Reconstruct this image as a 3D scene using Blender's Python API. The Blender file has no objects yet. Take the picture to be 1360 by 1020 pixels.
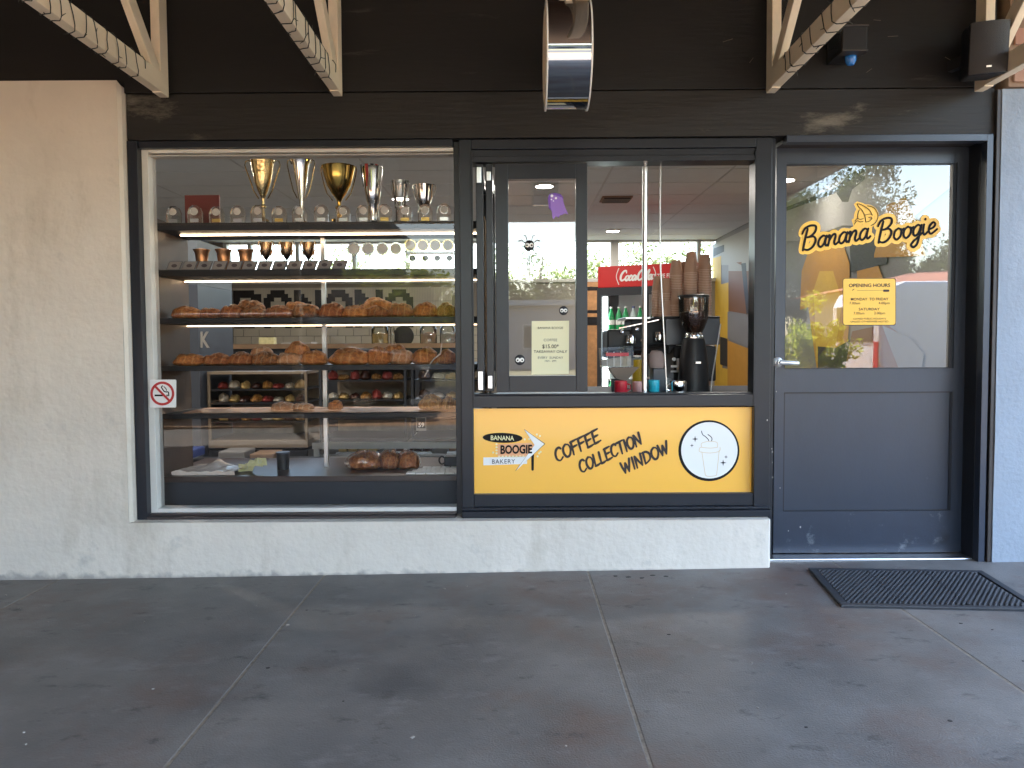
import bpy, bmesh, math, random
from mathutils import Vector, Matrix, noise
random.seed(7)
R = math.radians
sc = bpy.context.scene
COL = sc.collection

# ------------------------------------------------------------------ camera
F_PX = 1080.0
PITCH, ROLL, YAW = R(2.75), 0.006, 0.0037
CAM = Vector((0.0, -4.08, 1.135))
fwd = Vector((0, math.cos(PITCH), -math.sin(PITCH)))
upv = Vector((0, math.sin(PITCH), math.cos(PITCH)))
rgt = Vector((1, 0, 0))
r2 = rgt * math.cos(ROLL) - upv * math.sin(ROLL)
u2 = upv * math.cos(ROLL) + rgt * math.sin(ROLL)
YM = Matrix.Rotation(YAW, 3, 'Z')
r2, u2, fwd = YM @ r2, YM @ u2, YM @ fwd
cd = bpy.data.cameras.new('camera'); cam = bpy.data.objects.new('camera', cd); COL.objects.link(cam)
cam.matrix_world = Matrix(((r2.x, u2.x, -fwd.x, CAM.x), (r2.y, u2.y, -fwd.y, CAM.y), (r2.z, u2.z, -fwd.z, CAM.z), (0, 0, 0, 1)))
cd.sensor_width = 36.0; cd.lens = 36.0 * F_PX / 1360.0
cd.clip_start = 0.05; cd.clip_end = 800
sc.camera = cam

# ------------------------------------------------------------------ sky, sun, exposure
SUN_EL, SUN_AZ = R(57), R(202)      # azimuth measured from +Y (behind the shop) towards +X
world = bpy.data.worlds.new('World'); sc.world = world; world.use_nodes = True
wn = world.node_tree.nodes; wl = world.node_tree.links
bg = wn['Background']
sky = wn.new('ShaderNodeTexSky'); sky.sky_type = 'NISHITA'; sky.sun_disc = False
sky.sun_elevation = SUN_EL; sky.sun_rotation = SUN_AZ
sky.air_density = 1.2; sky.dust_density = 1.5
wl.new(sky.outputs[0], bg.inputs[0]); bg.inputs[1].default_value = 0.15
sl = bpy.data.lights.new('sun', 'SUN'); sl.energy = 4.2; sl.angle = R(0.5); sl.color = (1.0, 0.94, 0.85)
so = bpy.data.objects.new('sun', sl); COL.objects.link(so)
sd = Vector((math.sin(SUN_AZ) * math.cos(SUN_EL), math.cos(SUN_AZ) * math.cos(SUN_EL), math.sin(SUN_EL)))
so.rotation_euler = (-sd).to_track_quat('-Z', 'Y').to_euler(); so.location = (0, 0, 30)
sc.view_settings.view_transform = 'Standard'; sc.view_settings.look = 'None'
sc.view_settings.gamma = 1.0; sc.view_settings.use_curve_mapping = False
sc.view_settings.exposure = 3.5
sc.cycles.max_bounces = 10; sc.cycles.diffuse_bounces = 5; sc.cycles.glossy_bounces = 6
sc.cycles.transparent_max_bounces = 24; sc.cycles.transmission_bounces = 6
sc.cycles.caustics_reflective = False; sc.cycles.caustics_refractive = False
sc.cycles.sample_clamp_indirect = 6.0
sc.cycles.use_denoising = True

# ------------------------------------------------------------------ from picture position + real distance to a place
def at(px, py, Y):
    d = fwd + r2 * ((px - 680) / F_PX) - u2 * ((py - 510) / F_PX)
    return CAM + d * ((Y - CAM.y) / d.y)
def PX(px, Y, py=458): return at(px, py, Y).x
def PZ(py, Y, px=684): return at(px, py, Y).z
def PW(n, Y): return n * (Y + 4.08) / F_PX        # n picture pixels as metres at distance Y
def gz(x): return 0.0117 * (max(-8, min(8, x)) + 1.0)

# ------------------------------------------------------------------ mesh helpers
def origin_of(o):
    v = Vector((0, 0, 0))
    while o is not None:
        v += o.location; o = o.parent
    return v
class MB:
    def __init__(s): s.v = []; s.f = []; s.z = 0
    def add(s, vs, fs):
        n = len(s.v); s.v += [Vector(p) for p in vs]; s.f += [tuple(i + n for i in f) for f in fs]; return s
    def box(s, x0, x1, y0, y1, z0, z1, M=None):
        x0, x1 = sorted((x0, x1)); y0, y1 = sorted((y0, y1)); z0, z1 = sorted((z0, z1))
        vs = [Vector(p) for p in ((x0,y0,z0),(x1,y0,z0),(x1,y1,z0),(x0,y1,z0),(x0,y0,z1),(x1,y0,z1),(x1,y1,z1),(x0,y1,z1))]
        if M: vs = [M @ p for p in vs]
        return s.add(vs, [(0,3,2,1),(4,5,6,7),(0,1,5,4),(1,2,6,5),(2,3,7,6),(3,0,4,7)])
    def bar(s, a, b, w, h, side=Vector((1, 0, 0))):
        a, b = Vector(a), Vector(b); d = (b - a).normalized()
        sx = (side - d * side.dot(d)).normalized(); sy = d.cross(sx).normalized()
        vs = []
        for p in (a, b):
            for i, j in ((-1,-1),(1,-1),(1,1),(-1,1)): vs.append(p + sx * (w/2*i) + sy * (h/2*j))
        return s.add(vs, [(0,3,2,1),(4,5,6,7),(0,1,5,4),(1,2,6,5),(2,3,7,6),(3,0,4,7)])
    def tube(s, pts, r, n=8, caps=True):
        pts = [Vector(p) for p in pts]; rings = []
        rr = r if isinstance(r, (list, tuple)) else [r] * len(pts)
        ref = Vector((0.13, 0.31, 0.94)); vs = []; fs = []; prev = None
        for i, p in enumerate(pts):
            t = (pts[min(i+1, len(pts)-1)] - pts[max(i-1, 0)]).normalized()
            a = t.cross(ref) if prev is None else (prev - t * prev.dot(t))
            if a.length < 1e-4: a = t.cross(Vector((1, 0, 0.2)))
            a.normalize(); prev = a; b = t.cross(a)
            for k in range(n):
                q = 2*math.pi*k/n; vs.append(p + (a*math.cos(q) + b*math.sin(q)) * rr[i])
        for i in range(len(pts)-1):
            for k in range(n):
                k2 = (k+1) % n; fs.append((i*n+k, i*n+k2, (i+1)*n+k2, (i+1)*n+k))
        if caps: fs.append(tuple(range(n-1, -1, -1))); fs.append(tuple((len(pts)-1)*n+k for k in range(n)))
        return s.add(vs, fs)
    def lathe(s, prof, c=(0,0,0), n=20, M=None):
        vs = []; fs = []; c = Vector(c)
        for r, z in prof:
            for k in range(n):
                q = 2*math.pi*k/n; p = Vector((r*math.cos(q), r*math.sin(q), z))
                vs.append((M @ p if M else p) + c)
        for i in range(len(prof)-1):
            for k in range(n):
                k2 = (k+1) % n; fs.append((i*n+k, i*n+k2, (i+1)*n+k2, (i+1)*n+k))
        if prof[0][0] > 1e-5: fs.append(tuple(range(n-1, -1, -1)))
        if prof[-1][0] > 1e-5: fs.append(tuple((len(prof)-1)*n+k for k in range(n)))
        return s.add(vs, fs)
    def prism(s, poly, d, frame):
        """flat outline poly [(u,v)] of depth d placed by frame(u,v,w)"""
        n = len(poly); vs = [frame(u, v, 0) for u, v in poly] + [frame(u, v, d) for u, v in poly]
        fs = [tuple(range(n)), tuple(range(2*n-1, n-1, -1))] + [(i, i+n, (i+1) % n + n, (i+1) % n) for i in range(n)]
        return s.add(vs, fs)
    def stroke(s, pts, w, frame, taper=None, seg=5, closed=False):
        """one pen stroke: a flat ribbon with round ends, laid on a surface by frame(u,v,w)"""
        P = [Vector((p[0], p[1])) for p in pts]; Q = []
        if len(P) > 2:
            n = len(P)
            for i in range(n if closed else n-1):
                p0 = P[(i-1) % n] if closed or i > 0 else P[0]; p1 = P[i]; p2 = P[(i+1) % n]
                p3 = P[(i+2) % n] if closed or i+2 < n else P[-1]
                for k in range(seg):
                    t = k/seg
                    Q.append(0.5*((2*p1)+(p2-p0)*t+(2*p0-5*p1+4*p2-p3)*t*t+(3*p1-p0-3*p2+p3)*t**3))
            Q.append(P[0] if closed else P[-1])
        else: Q = P
        m = len(Q); L = []; Rr = []; s.z += 0.00006; zo = s.z
        if not closed:
            d0 = (Q[0]-Q[1]).normalized(); d1 = (Q[-1]-Q[-2]).normalized()
            w0 = w*(taper(0) if taper else 1); w1 = w*(taper(1) if taper else 1)
            Q = [Q[0]+d0*w0*.5, Q[0]+d0*w0*.35] + Q + [Q[-1]+d1*w1*.35, Q[-1]+d1*w1*.5]
        for i, q in enumerate(Q):
            t = (Q[min(i+1, len(Q)-1)] - Q[max(i-1, 0)])
            if closed and i in (0, len(Q)-1): t = Q[1]-Q[-2]
            t.normalize(); nn = Vector((-t.y, t.x))
            f = i/(len(Q)-1); ww = w*(taper(f) if taper else 1)
            if not closed:
                if i in (0, len(Q)-1): ww *= .35
                elif i in (1, len(Q)-2): ww *= .8
            L.append(q+nn*ww*.5); Rr.append(q-nn*ww*.5)
        vs = [frame(p.x, p.y, zo+i_*8e-6) for i_, p in enumerate(L)] + [frame(p.x, p.y, zo+i_*8e-6) for i_, p in enumerate(Rr)]; k = len(L); s.z += k*8e-6
        return s.add(vs, [(i, i+1, k+i+1, k+i) for i in range(k-1)])
    def bend(s, fn): s.v = [Vector(fn(p)) for p in s.v]; return s
    def mesh(s, name, off=Vector((0, 0, 0)), smooth=False):
        me = bpy.data.meshes.new(name); me.from_pydata([p - off for p in s.v], [], s.f); me.update()
        bm = bmesh.new(); bm.from_mesh(me); bmesh.ops.recalc_face_normals(bm, faces=bm.faces); bm.to_mesh(me); bm.free()
        if smooth:
            me.polygons.foreach_set('use_smooth', [True]*len(me.polygons))
            try: me.set_sharp_from_angle(angle=R(38))
            except Exception: pass
        return me
    def build(s, name, mat, parent=None, smooth=False, bev=0, kind=None):
        if parent is None:
            xs = [p.x for p in s.v]; ys = [p.y for p in s.v]; zs = [p.z for p in s.v]
            off = Vector(((min(xs)+max(xs))/2, (min(ys)+max(ys))/2, min(zs)))
        else: off = origin_of(parent)
        o = bpy.data.objects.new(name, s.mesh(name, off, smooth)); COL.objects.link(o)
        if parent is None: o.location = off
        else: o.parent = parent
        if mat: o.data.materials.append(mat)
        if bev:
            m = o.modifiers.new('bevel', 'BEVEL'); m.width = bev; m.segments = 2; m.limit_method = 'ANGLE'; m.angle_limit = R(40)
        if kind: o['kind'] = kind
        return o
def B(*a, **k): return MB().box(*a, **k)
def tag(o, label=None, cat=None, group=None, kind=None):
    if label: o['label'] = label
    if cat: o['category'] = cat
    if group: o['group'] = group
    if kind: o['kind'] = kind
    return o
def thing(name, label, cat, loc=(0,0,0), group=None):
    o = bpy.data.objects.new(name, None); o.empty_display_size = .1; COL.objects.link(o); o.location = loc
    return tag(o, label, cat, group)
def structure(name):
    o = bpy.data.objects.new(name, None); o.empty_display_size = .1; COL.objects.link(o); o['kind'] = 'structure'; return o
def dup(root, loc=None, rot=None, scale=None, label=None, parent=None):
    r = root.copy(); COL.objects.link(r)
    if parent is not None: r.parent = parent
    if loc is not None: r.location = loc
    if rot is not None: r.rotation_euler = rot
    if scale is not None: r.scale = scale
    if label: r['label'] = label
    for ch in root.children: dup_child(ch, r)
    return r
def dup_child(ch, par):
    c = ch.copy(); COL.objects.link(c); c.parent = par
    for g in ch.children: dup_child(g, c)
def wallframe(Y0, ox=0, oz=0, sx=1, sz=1, shear=0, rot=0):
    """drawing plane facing the street at Y0: u to the right, v up, w out towards the street"""
    c, s_ = math.cos(rot), math.sin(rot)
    def f(u, v, w):
        u2_ = u*sx + v*sz*shear; v2_ = v*sz
        return Vector((ox + u2_*c - v2_*s_, Y0 - w, oz + u2_*s_ + v2_*c))
    return f
def text(body, name, mat, frame, size, parent, bold=0.0, align='CENTER', extr=0.0003, width=1.0, space=1.0):
    cu = bpy.data.curves.new(name, 'FONT'); cu.body = body; cu.size = 1; cu.offset = bold; cu.align_x = align
    cu.space_character = space; cu.resolution_u = 3
    t = bpy.data.objects.new(name, cu); COL.objects.link(t); bpy.context.view_layer.update()
    me = t.to_mesh(); vs = [frame(v.co.x*size*width, v.co.y*size, extr) for v in me.vertices]; fs = [tuple(p.vertices) for p in me.polygons]
    t.to_mesh_clear(); bpy.data.objects.remove(t); bpy.data.curves.remove(cu)
    mb = MB(); mb.add(vs, fs)
    return mb.build(name, mat, parent)

# ------------------------------------------------------------------ materials
MATS = {}
def mat(name, col, rough=.5, metal=0.0, var=0.0, vscale=6, bump=0.0, bscale=60, col2=None, spec=None, coat=0, emis=None, estr=0, stretch=None, rvar=0, contrast=None):
    m = bpy.data.materials.new(name); m.use_nodes = True; nt = m.node_tree; n = nt.nodes; l = nt.links; b = n['Principled BSDF']
    b.inputs['Base Color'].default_value = (*col, 1); b.inputs['Roughness'].default_value = rough; b.inputs['Metallic'].default_value = metal
    if spec is not None: b.inputs['Specular IOR Level'].default_value = spec
    if coat: b.inputs['Coat Weight'].default_value = coat; b.inputs['Coat Roughness'].default_value = .08
    if emis: b.inputs['Emission Color'].default_value = (*emis, 1); b.inputs['Emission Strength'].default_value = estr
    if var or bump or col2 or rvar:
        tc = n.new('ShaderNodeTexCoord'); mp = n.new('ShaderNodeMapping'); l.new(tc.outputs['Object'], mp.inputs[0])
        if stretch: mp.inputs['Scale'].default_value = stretch
        if var or col2 or rvar:
            t = n.new('ShaderNodeTexNoise'); t.inputs['Scale'].default_value = vscale; t.inputs['Detail'].default_value = 8; t.inputs['Roughness'].default_value = .62
            l.new(mp.outputs[0], t.inputs['Vector'])
            rp = n.new('ShaderNodeValToRGB'); lo, hi = contrast or (.32, .68)
            rp.color_ramp.elements[0].position = lo; rp.color_ramp.elements[1].position = hi
            a = col2 or tuple(max(0, c*(1-var)) for c in col); c2 = col if col2 else tuple(min(1, c*(1+var)) for c in col)
            rp.color_ramp.elements[0].color = (*a, 1); rp.color_ramp.elements[1].color = (*c2, 1)
            l.new(t.outputs[0], rp.inputs[0])
            if var or col2: l.new(rp.outputs[0], b.inputs['Base Color'])
            if rvar:
                mr = n.new('ShaderNodeMapRange'); mr.inputs['To Min'].default_value = rough-rvar; mr.inputs['To Max'].default_value = rough+rvar
                l.new(t.outputs[0], mr.inputs[0]); l.new(mr.outputs[0], b.inputs['Roughness'])
        if bump:
            t2 = n.new('ShaderNodeTexNoise'); t2.inputs['Scale'].default_value = bscale; t2.inputs['Detail'].default_value = 5
            l.new(mp.outputs[0], t2.inputs['Vector']); bp = n.new('ShaderNodeBump'); bp.inputs['Strength'].default_value = bump; bp.inputs['Distance'].default_value = .01
            l.new(t2.outputs[0], bp.inputs['Height']); l.new(bp.outputs[0], b.inputs['Normal'])
    MATS[name] = m; return m
def glass_mat(name, boost=1.0, tint=(1,1,1), base=0.0, rough=0.0):
    """thin sheet glass: what is behind shows straight through, the world in front is mirrored at the Fresnel share"""
    m = bpy.data.materials.new(name); m.use_nodes = True; nt = m.node_tree; n = nt.nodes; l = nt.links; n.clear()
    out = n.new('ShaderNodeOutputMaterial'); mx = n.new('ShaderNodeMixShader'); tr = n.new('ShaderNodeBsdfTransparent'); gl = n.new('ShaderNodeBsdfGlossy')
    gl.inputs['Roughness'].default_value = rough; tr.inputs[0].default_value = (*tint, 1)
    fr = n.new('ShaderNodeFresnel'); fr.inputs[0].default_value = 1.5
    ma = n.new('ShaderNodeMath'); ma.operation = 'MULTIPLY_ADD'; ma.inputs[1].default_value = boost; ma.inputs[2].default_value = base; ma.use_clamp = True
    l.new(fr.outputs[0], ma.inputs[0]); l.new(ma.outputs[0], mx.inputs[0]); l.new(tr.outputs[0], mx.inputs[1]); l.new(gl.outputs[0], mx.inputs[2]); l.new(mx.outputs[0], out.inputs[0])
    MATS[name] = m; return m

M_render = mat('white_render', (.68,.615,.535), .85, var=.06, vscale=2.2, bump=.42, bscale=30)
M_renderL = M_render
# grime and blotches on the rendered wall
def grime(m, dark, scale, lo, hi, stretch=(1,1,1)):
    nt = m.node_tree; n = nt.nodes; l = nt.links; b = n['Principled BSDF']
    src = b.inputs['Base Color'].links[0].from_socket if b.inputs['Base Color'].links else None
    tc = n.new('ShaderNodeTexCoord'); mp = n.new('ShaderNodeMapping'); mp.inputs['Scale'].default_value = stretch; l.new(tc.outputs['Object'], mp.inputs[0])
    t = n.new('ShaderNodeTexNoise'); t.inputs['Scale'].default_value = scale; t.inputs['Detail'].default_value = 9; t.inputs['Roughness'].default_value = .7
    l.new(mp.outputs[0], t.inputs['Vector'])
    mr = n.new('ShaderNodeMapRange'); mr.inputs['From Min'].default_value = lo; mr.inputs['From Max'].default_value = hi; l.new(t.outputs[0], mr.inputs[0])
    mx = n.new('ShaderNodeMix'); mx.data_type = 'RGBA'; l.new(mr.outputs[0], mx.inputs[0])
    if src: l.new(src, mx.inputs[6])
    else: mx.inputs[6].default_value = b.inputs['Base Color'].default_value
    mx.inputs[7].default_value = (*dark, 1); l.new(mx.outputs[2], b.inputs['Base Color'])
grime(M_render, (.42,.40,.37), 3.5, .60, .80)
grime(M_render, (.22,.20,.19), 14, .70, .76, (1,1,.6))
def foot_dirt(m, dark, top):
    nt = m.node_tree; n = nt.nodes; l = nt.links; b = n['Principled BSDF']; src = b.inputs['Base Color'].links[0].from_socket
    ge = n.new('ShaderNodeNewGeometry'); sx = n.new('ShaderNodeSeparateXYZ'); l.new(ge.outputs['Position'], sx.inputs[0])
    mr = n.new('ShaderNodeMapRange'); mr.inputs['From Min'].default_value = top; mr.inputs['From Max'].default_value = -.02; l.new(sx.outputs[2], mr.inputs[0])
    t = n.new('ShaderNodeTexNoise'); t.inputs['Scale'].default_value = 18; t.inputs['Detail'].default_value = 8; l.new(ge.outputs['Position'], t.inputs['Vector'])
    ad = n.new('ShaderNodeMath'); ad.operation = 'MULTIPLY_ADD'; ad.inputs[1].default_value = .75; ad.inputs[2].default_value = 0; l.new(mr.outputs[0], ad.inputs[0])
    sm = n.new('ShaderNodeMath'); sm.operation = 'ADD'; l.new(ad.outputs[0], sm.inputs[0]); l.new(t.outputs[0], sm.inputs[1])
    m2 = n.new('ShaderNodeMapRange'); m2.inputs['From Min'].default_value = .86; m2.inputs['From Max'].default_value = 1.15; l.new(sm.outputs[0], m2.inputs[0])
    mx = n.new('ShaderNodeMix'); mx.data_type = 'RGBA'; l.new(m2.outputs[0], mx.inputs[0]); l.new(src, mx.inputs[6]); mx.inputs[7].default_value = (*dark, 1); l.new(mx.outputs[2], b.inputs['Base Color'])
grime(M_render, (.50,.44,.36), 2.1, .52, .72, (1,1,.35))
foot_dirt(M_render, (.36,.33,.30), .06)
M_column = mat('pale_column_paint', (.25,.29,.34), .8, var=.05, vscale=3, bump=.4, bscale=45)
grime(M_column, (.25,.26,.28), 12, .66, .74, (1,1,.5))
grime(M_column, (.20,.24,.29), 3.0, .50, .70, (1,1,.3)); foot_dirt(M_column, (.22,.23,.25), .06)
M_black = mat('black_board_paint', (.007,.006,.0055), .6, spec=.3, var=.3, vscale=4, bump=.10, bscale=25, stretch=(.4,1,3), rvar=.1)
grime(M_black, (.085,.078,.070), 4.0, .62, .80, (.35,1,2.5))
M_lintel = mat('black_lintel_paint', (.011,.0095,.0085), .55, spec=.35, var=.3, vscale=3, bump=.15, bscale=18, stretch=(.3,1,4), rvar=.12)
grime(M_lintel, (.16,.145,.12), 1.6, .60, .74, (.8,1,2.4))
M_frame = mat('charcoal_powder_coat', (.013,.0155,.022), .32, spec=.32, var=.10, vscale=5, bump=.02, bscale=200)
M_door = mat('charcoal_door_paint', (.022,.030,.048), .33, var=.10, vscale=3, bump=.05, bscale=90, stretch=(1,1,.4))
grime(M_door, (.06,.075,.10), 7, .66, .82)
M_doorlow = mat('scuffed_door_paint', (.020,.028,.048), .38, var=.15, vscale=3, bump=.08, bscale=90)
grime(M_doorlow, (.16,.18,.20), 9, .58, .74); grime(M_doorlow, (.012,.014,.02), 4, .55, .75)
M_jamb = mat('dark_brown_jamb', (.030,.024,.022), .5, var=.15)
M_whiteframe = mat('white_window_frame', (.62,.60,.56), .45, var=.05, bump=.04)
M_sill = mat('dark_sill_timber', (.045,.034,.032), .45, var=.25, vscale=9, stretch=(.2,1,1))
M_yellow = mat('yellow_sign_print', (.93,.48,.055), .28, coat=.5)
M_stickery = mat('yellow_sticker', (.92,.52,.05), .4)
M_ink = mat('black_ink', (.010,.009,.009), .7, spec=.2)
M_inkb = mat('brush_black_ink', (.022,.010,.006), .6)
M_ivory = mat('ivory_print', (.80,.74,.42), .4)
M_whitep = mat('white_print', (.80,.80,.78), .35)
M_peach = mat('peach_print', (.80,.40,.20), .35)
M_palecup = mat('pale_gold_line', (.70,.58,.38), .4)
M_red = mat('sign_red', (.42,.018,.022), .35)
M_alu = mat('mill_aluminium', (.72,.74,.76), .28, metal=1, var=.08)
M_chrome = mat('chrome', (.82,.82,.82), .07, metal=1)
M_chromed = mat('dark_chrome', (.30,.30,.31), .05, metal=1)
M_steel = mat('brushed_steel', (.55,.55,.55), .3, metal=1, var=.08, stretch=(1,8,1))
M_gold = mat('gold_plate', (.58,.36,.08), .12, metal=1, var=.15, vscale=30)
M_gold2 = mat('pale_gold_plate', (.62,.47,.22), .12, metal=1, bump=.25, bscale=60)
M_silver = mat('silver_plate', (.72,.70,.66), .12, metal=1)
M_copper = mat('copper_bowl', (.48,.24,.11), .32, metal=1)
M_bronze = mat('old_bronze', (.42,.27,.14), .22, metal=1)
M_timber = mat('cream_painted_timber', (.78,.68,.53), .6, var=.10, vscale=5, bump=.15, bscale=50, stretch=(3,.4,1))
M_wire = mat('green_black_wire', (.012,.014,.010), .5)
M_soffit = mat('brown_soffit', (.22,.14,.09), .7, var=.2)
M_plastic = mat('matt_black_plastic', (.012,.012,.014), .45, spec=.35, bump=.05)
M_speaker = mat('charcoal_speaker_grille', (.030,.029,.030), .6, bump=.3, bscale=400)
M_blue = mat('blue_lens', (.02,.16,.50), .25)
M_white = mat('white_plastic', (.75,.75,.74), .35)
M_lever = mat('satin_white_metal', (.70,.71,.72), .28, metal=.6)
M_rack = mat('dark_rack_board', (.013,.012,.013), .45, spec=.3, var=.15)
M_racktrim = mat('rack_side_board', (.075,.042,.022), .5, var=.2)
M_wood = mat('light_tan_board', (.26,.16,.09), .6, var=.15)
M_tile = mat('cream_wall_tile', (.62,.56,.45), .22, var=.05, vscale=3)
M_grout = mat('tile_grout', (.30,.27,.23), .8)
M_blacktile = mat('black_wall_tile', (.015,.014,.014), .25)
M_orangetile = mat('orange_tan_tile', (.55,.28,.12), .35, var=.2, vscale=12)
M_ceil = mat('white_ceiling_panel', (.62,.66,.68), .8, var=.03, bump=.1, bscale=80)
M_grid = mat('ceiling_grid', (.46,.48,.49), .5)
M_int = mat('interior_wall_paint', (.22,.17,.12), .8, var=.05)
M_intfloor = mat('shop_floor', (.22,.21,.20), .4, var=.1)
M_grey = mat('mid_grey_laminate', (.055,.065,.085), .4, var=.05)
M_darkgrey = mat('dark_grey_panel', (.035,.038,.045), .6, spec=.25)
M_paper = mat('pale_yellow_paper', (.80,.76,.50), .6)
M_purple = mat('purple_card', (.30,.17,.56), .6)
M_purpled = mat('deep_purple_card', (.16,.07,.40), .6)
M_kraft = mat('brown_paper_cup', (.50,.31,.22), .65, var=.05)
M_rim = mat('paper_cup_rim', (.66,.47,.37), .6)
M_beans = mat('roast_beans', (.045,.018,.010), .35, bump=.9, bscale=120, var=.4, vscale=90)
M_redmug = mat('red_enamel', (.55,.02,.04), .3)
M_pink = mat('pink_ceramic', (.60,.34,.32), .4)
M_teal = mat('teal_plastic', (.02,.42,.55), .3)
M_mustard = mat('mustard_plastic', (.55,.36,.02), .4)
M_cokered = mat('fridge_red', (.55,.015,.015), .35, emis=(.9,.03,.02), estr=0)
M_fridgein = mat('fridge_interior', (.70,.74,.74), .5)
M_green = mat('green_bottle', (.02,.30,.10), .15)
M_clearb = mat('clear_bottle', (.55,.65,.66), .1)
M_darkb = mat('dark_cola_bottle', (.03,.008,.006), .12)
M_label = mat('blue_bottle_label', (.04,.07,.25), .4)
M_led = mat('warm_led_strip', (1,.9,.7), .5, emis=(1.0,.72,.45), estr=2.6)
M_led2 = mat('cool_lamp', (1,1,1), .5, emis=(1.0,.93,.84), estr=5)
M_card = mat('grey_award_card', (.13,.12,.12), .4)
M_disc = mat('pearl_disc', (.62,.58,.54), .35)
M_orange = mat('mural_orange', (.50,.24,.03), .6, var=.05)
M_muryellow = mat('mural_yellow', (.62,.38,.04), .6, var=.05)
M_murgrey = mat('mural_grey', (.20,.195,.19), .6)
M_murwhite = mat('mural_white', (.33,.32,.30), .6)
M_murblack = mat('mirrored_roof_edge_black', (.02,.02,.022), .6)
M_murbrown = mat('mural_brown', (.17,.07,.025), .6)
M_poly = mat('cellophane_sheet', (.72,.62,.54), .22, var=.1, vscale=20, bump=.5, bscale=30)
M_tag = mat('yellow_tag_paper', (.66,.62,.33), .6, var=.15, vscale=30)
M_rubber = mat('black_rubber_mat', (.030,.032,.038), .55, var=.15, vscale=20)
M_glass = glass_mat('window_glass', .72)
M_glassd = glass_mat('door_glass', 3.0)
M_glassS = glass_mat('sash_glass', 2.8)
M_acryl = glass_mat('clear_acrylic', 1.5, (.93,.92,.90), .10, .05)
M_hopper = glass_mat('smoked_hopper_plastic', 1.2, (.82,.76,.70), .04, .03)
M_jar = glass_mat('jar_glass', 1.5, (.93,.95,.94), .05, .02)
M_wrap = glass_mat('thin_plastic_wrap', .6, (.96,.94,.92), .02, .22)

# bread crust: brown bake with paler flour and splits
def crust(name, dark, light, flour):
    m = mat(name, light, .5, bump=.6, bscale=34, col2=dark, vscale=5, contrast=(.36,.64)); grime(m, flour, 7, .58, .74)
    nt = m.node_tree; n = nt.nodes; l = nt.links; b_ = n['Principled BSDF']; src = b_.inputs['Base Color'].links[0].from_socket
    tc = n.new('ShaderNodeTexCoord'); wv = n.new('ShaderNodeTexWave'); wv.inputs['Scale'].default_value = .55; wv.inputs['Distortion'].default_value = 5.5; wv.inputs['Detail'].default_value = 3; wv.inputs['Detail Scale'].default_value = 1.6
    oi = n.new('ShaderNodeObjectInfo'); ad = n.new('ShaderNodeVectorMath'); ad.operation = 'ADD'; l.new(tc.outputs['Object'], ad.inputs[0]); l.new(oi.outputs['Random'], ad.inputs[1]); l.new(ad.outputs[0], wv.inputs['Vector'])
    mr = n.new('ShaderNodeMapRange'); mr.inputs['From Min'].default_value = .86; mr.inputs['From Max'].default_value = .97; mr.inputs['To Max'].default_value = .5; l.new(wv.outputs['Fac'], mr.inputs[0])
    mx = n.new('ShaderNodeMix'); mx.data_type = 'RGBA'; l.new(mr.outputs[0], mx.inputs[0]); l.new(src, mx.inputs[6]); mx.inputs[7].default_value = (*flour, 1); l.new(mx.outputs[2], b_.inputs['Base Color'])
    return m
BREAD = [crust('golden_crust', (.32,.085,.018), (.70,.26,.065), (.72,.38,.15)),
         crust('dark_crust', (.19,.050,.014), (.50,.165,.045), (.56,.29,.14)),
         crust('floured_crust', (.46,.17,.06), (.72,.36,.17), (.74,.54,.38)),
         crust('cheese_crust', (.30,.11,.02), (.68,.34,.08), (.78,.50,.20))]
M_seed = crust('seeded_crust', (.11,.035,.01), (.54,.20,.055), (.50,.33,.2))

# ================================================================== ground and footpath
M_conc = mat('dark_polished_concrete', (.215,.200,.182), .60, bump=.22, bscale=160, col2=(.105,.098,.092), vscale=1.5, contrast=(.34,.68), rvar=.12)
grime(M_conc, (.15,.092,.070), 1.1, .50, .72)
grime(M_conc, (.22,.21,.20), 3.4, .56, .76, (1,1.6,1))
grime(M_conc, (.035,.032,.032), 6.5, .58, .74, (1,1.5,1))
grime(M_conc, (.26,.25,.235), 60, .64, .76); grime(M_conc, (.025,.022,.022), 38, .68, .78); grime(M_conc, (.20,.19,.18), 12, .58, .80, (1,2.2,1))
M_joint = mat('sandy_joint', (.22,.185,.14), .9, var=.3, vscale=40)
M_road = mat('asphalt', (.06,.06,.062), .85, var=.2, vscale=3, bump=.3, bscale=80)
M_paver = mat('sunlit_pale_paving', (.50,.28,.14), .8, var=.15, vscale=2)
M_grass = mat('dry_grass_ground', (.16,.15,.08), .9, var=.3, vscale=4)

fp = structure('footpath')
JX = [-8, -6.20, -4.9, -3.58, -2.27, -.95, .355, 1.60, 2.93, 4.25, 5.6, 7.0, 8.0]
W = 7.4
for i in range(len(JX)-1):
    x0, x1 = JX[i]+.003, JX[i+1]-.003
    mb = MB(); n = 10
    mb.box(x0, x1, -W, .3, -.14, 0)
    mb.bend(lambda p: (p.x, p.y, p.z+gz(p.x)))
    mb.build('paving_slab', M_conc, fp, bev=.005)
jb = MB()
for x in JX[1:-1]: jb.box(x-.006, x+.006, -W, .28, gz(x)-.05, gz(x)-.0015)
jb.build('joint_sand', M_joint, fp)
g = MB()
xs = [-300, -60, -8, 8, 60, 300]
g.v = [Vector((x, y, gz(x)-.16)) for y in (-300, 300) for x in xs]; g.f = [(i, i+1, i+7, i+6) for i in range(5)]
tag(g.build('ground', M_grass), kind='structure')
rd = MB(); rd.box(-40, 40, -20, -11.5, -.2, -.10); tag(rd.build('road', M_road), kind='structure')
cp = MB(); cp.box(-40, 40, -11.5, -W-.02, -.2, -.012); tag(cp.build('pavement', M_paver), kind='structure')
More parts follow.
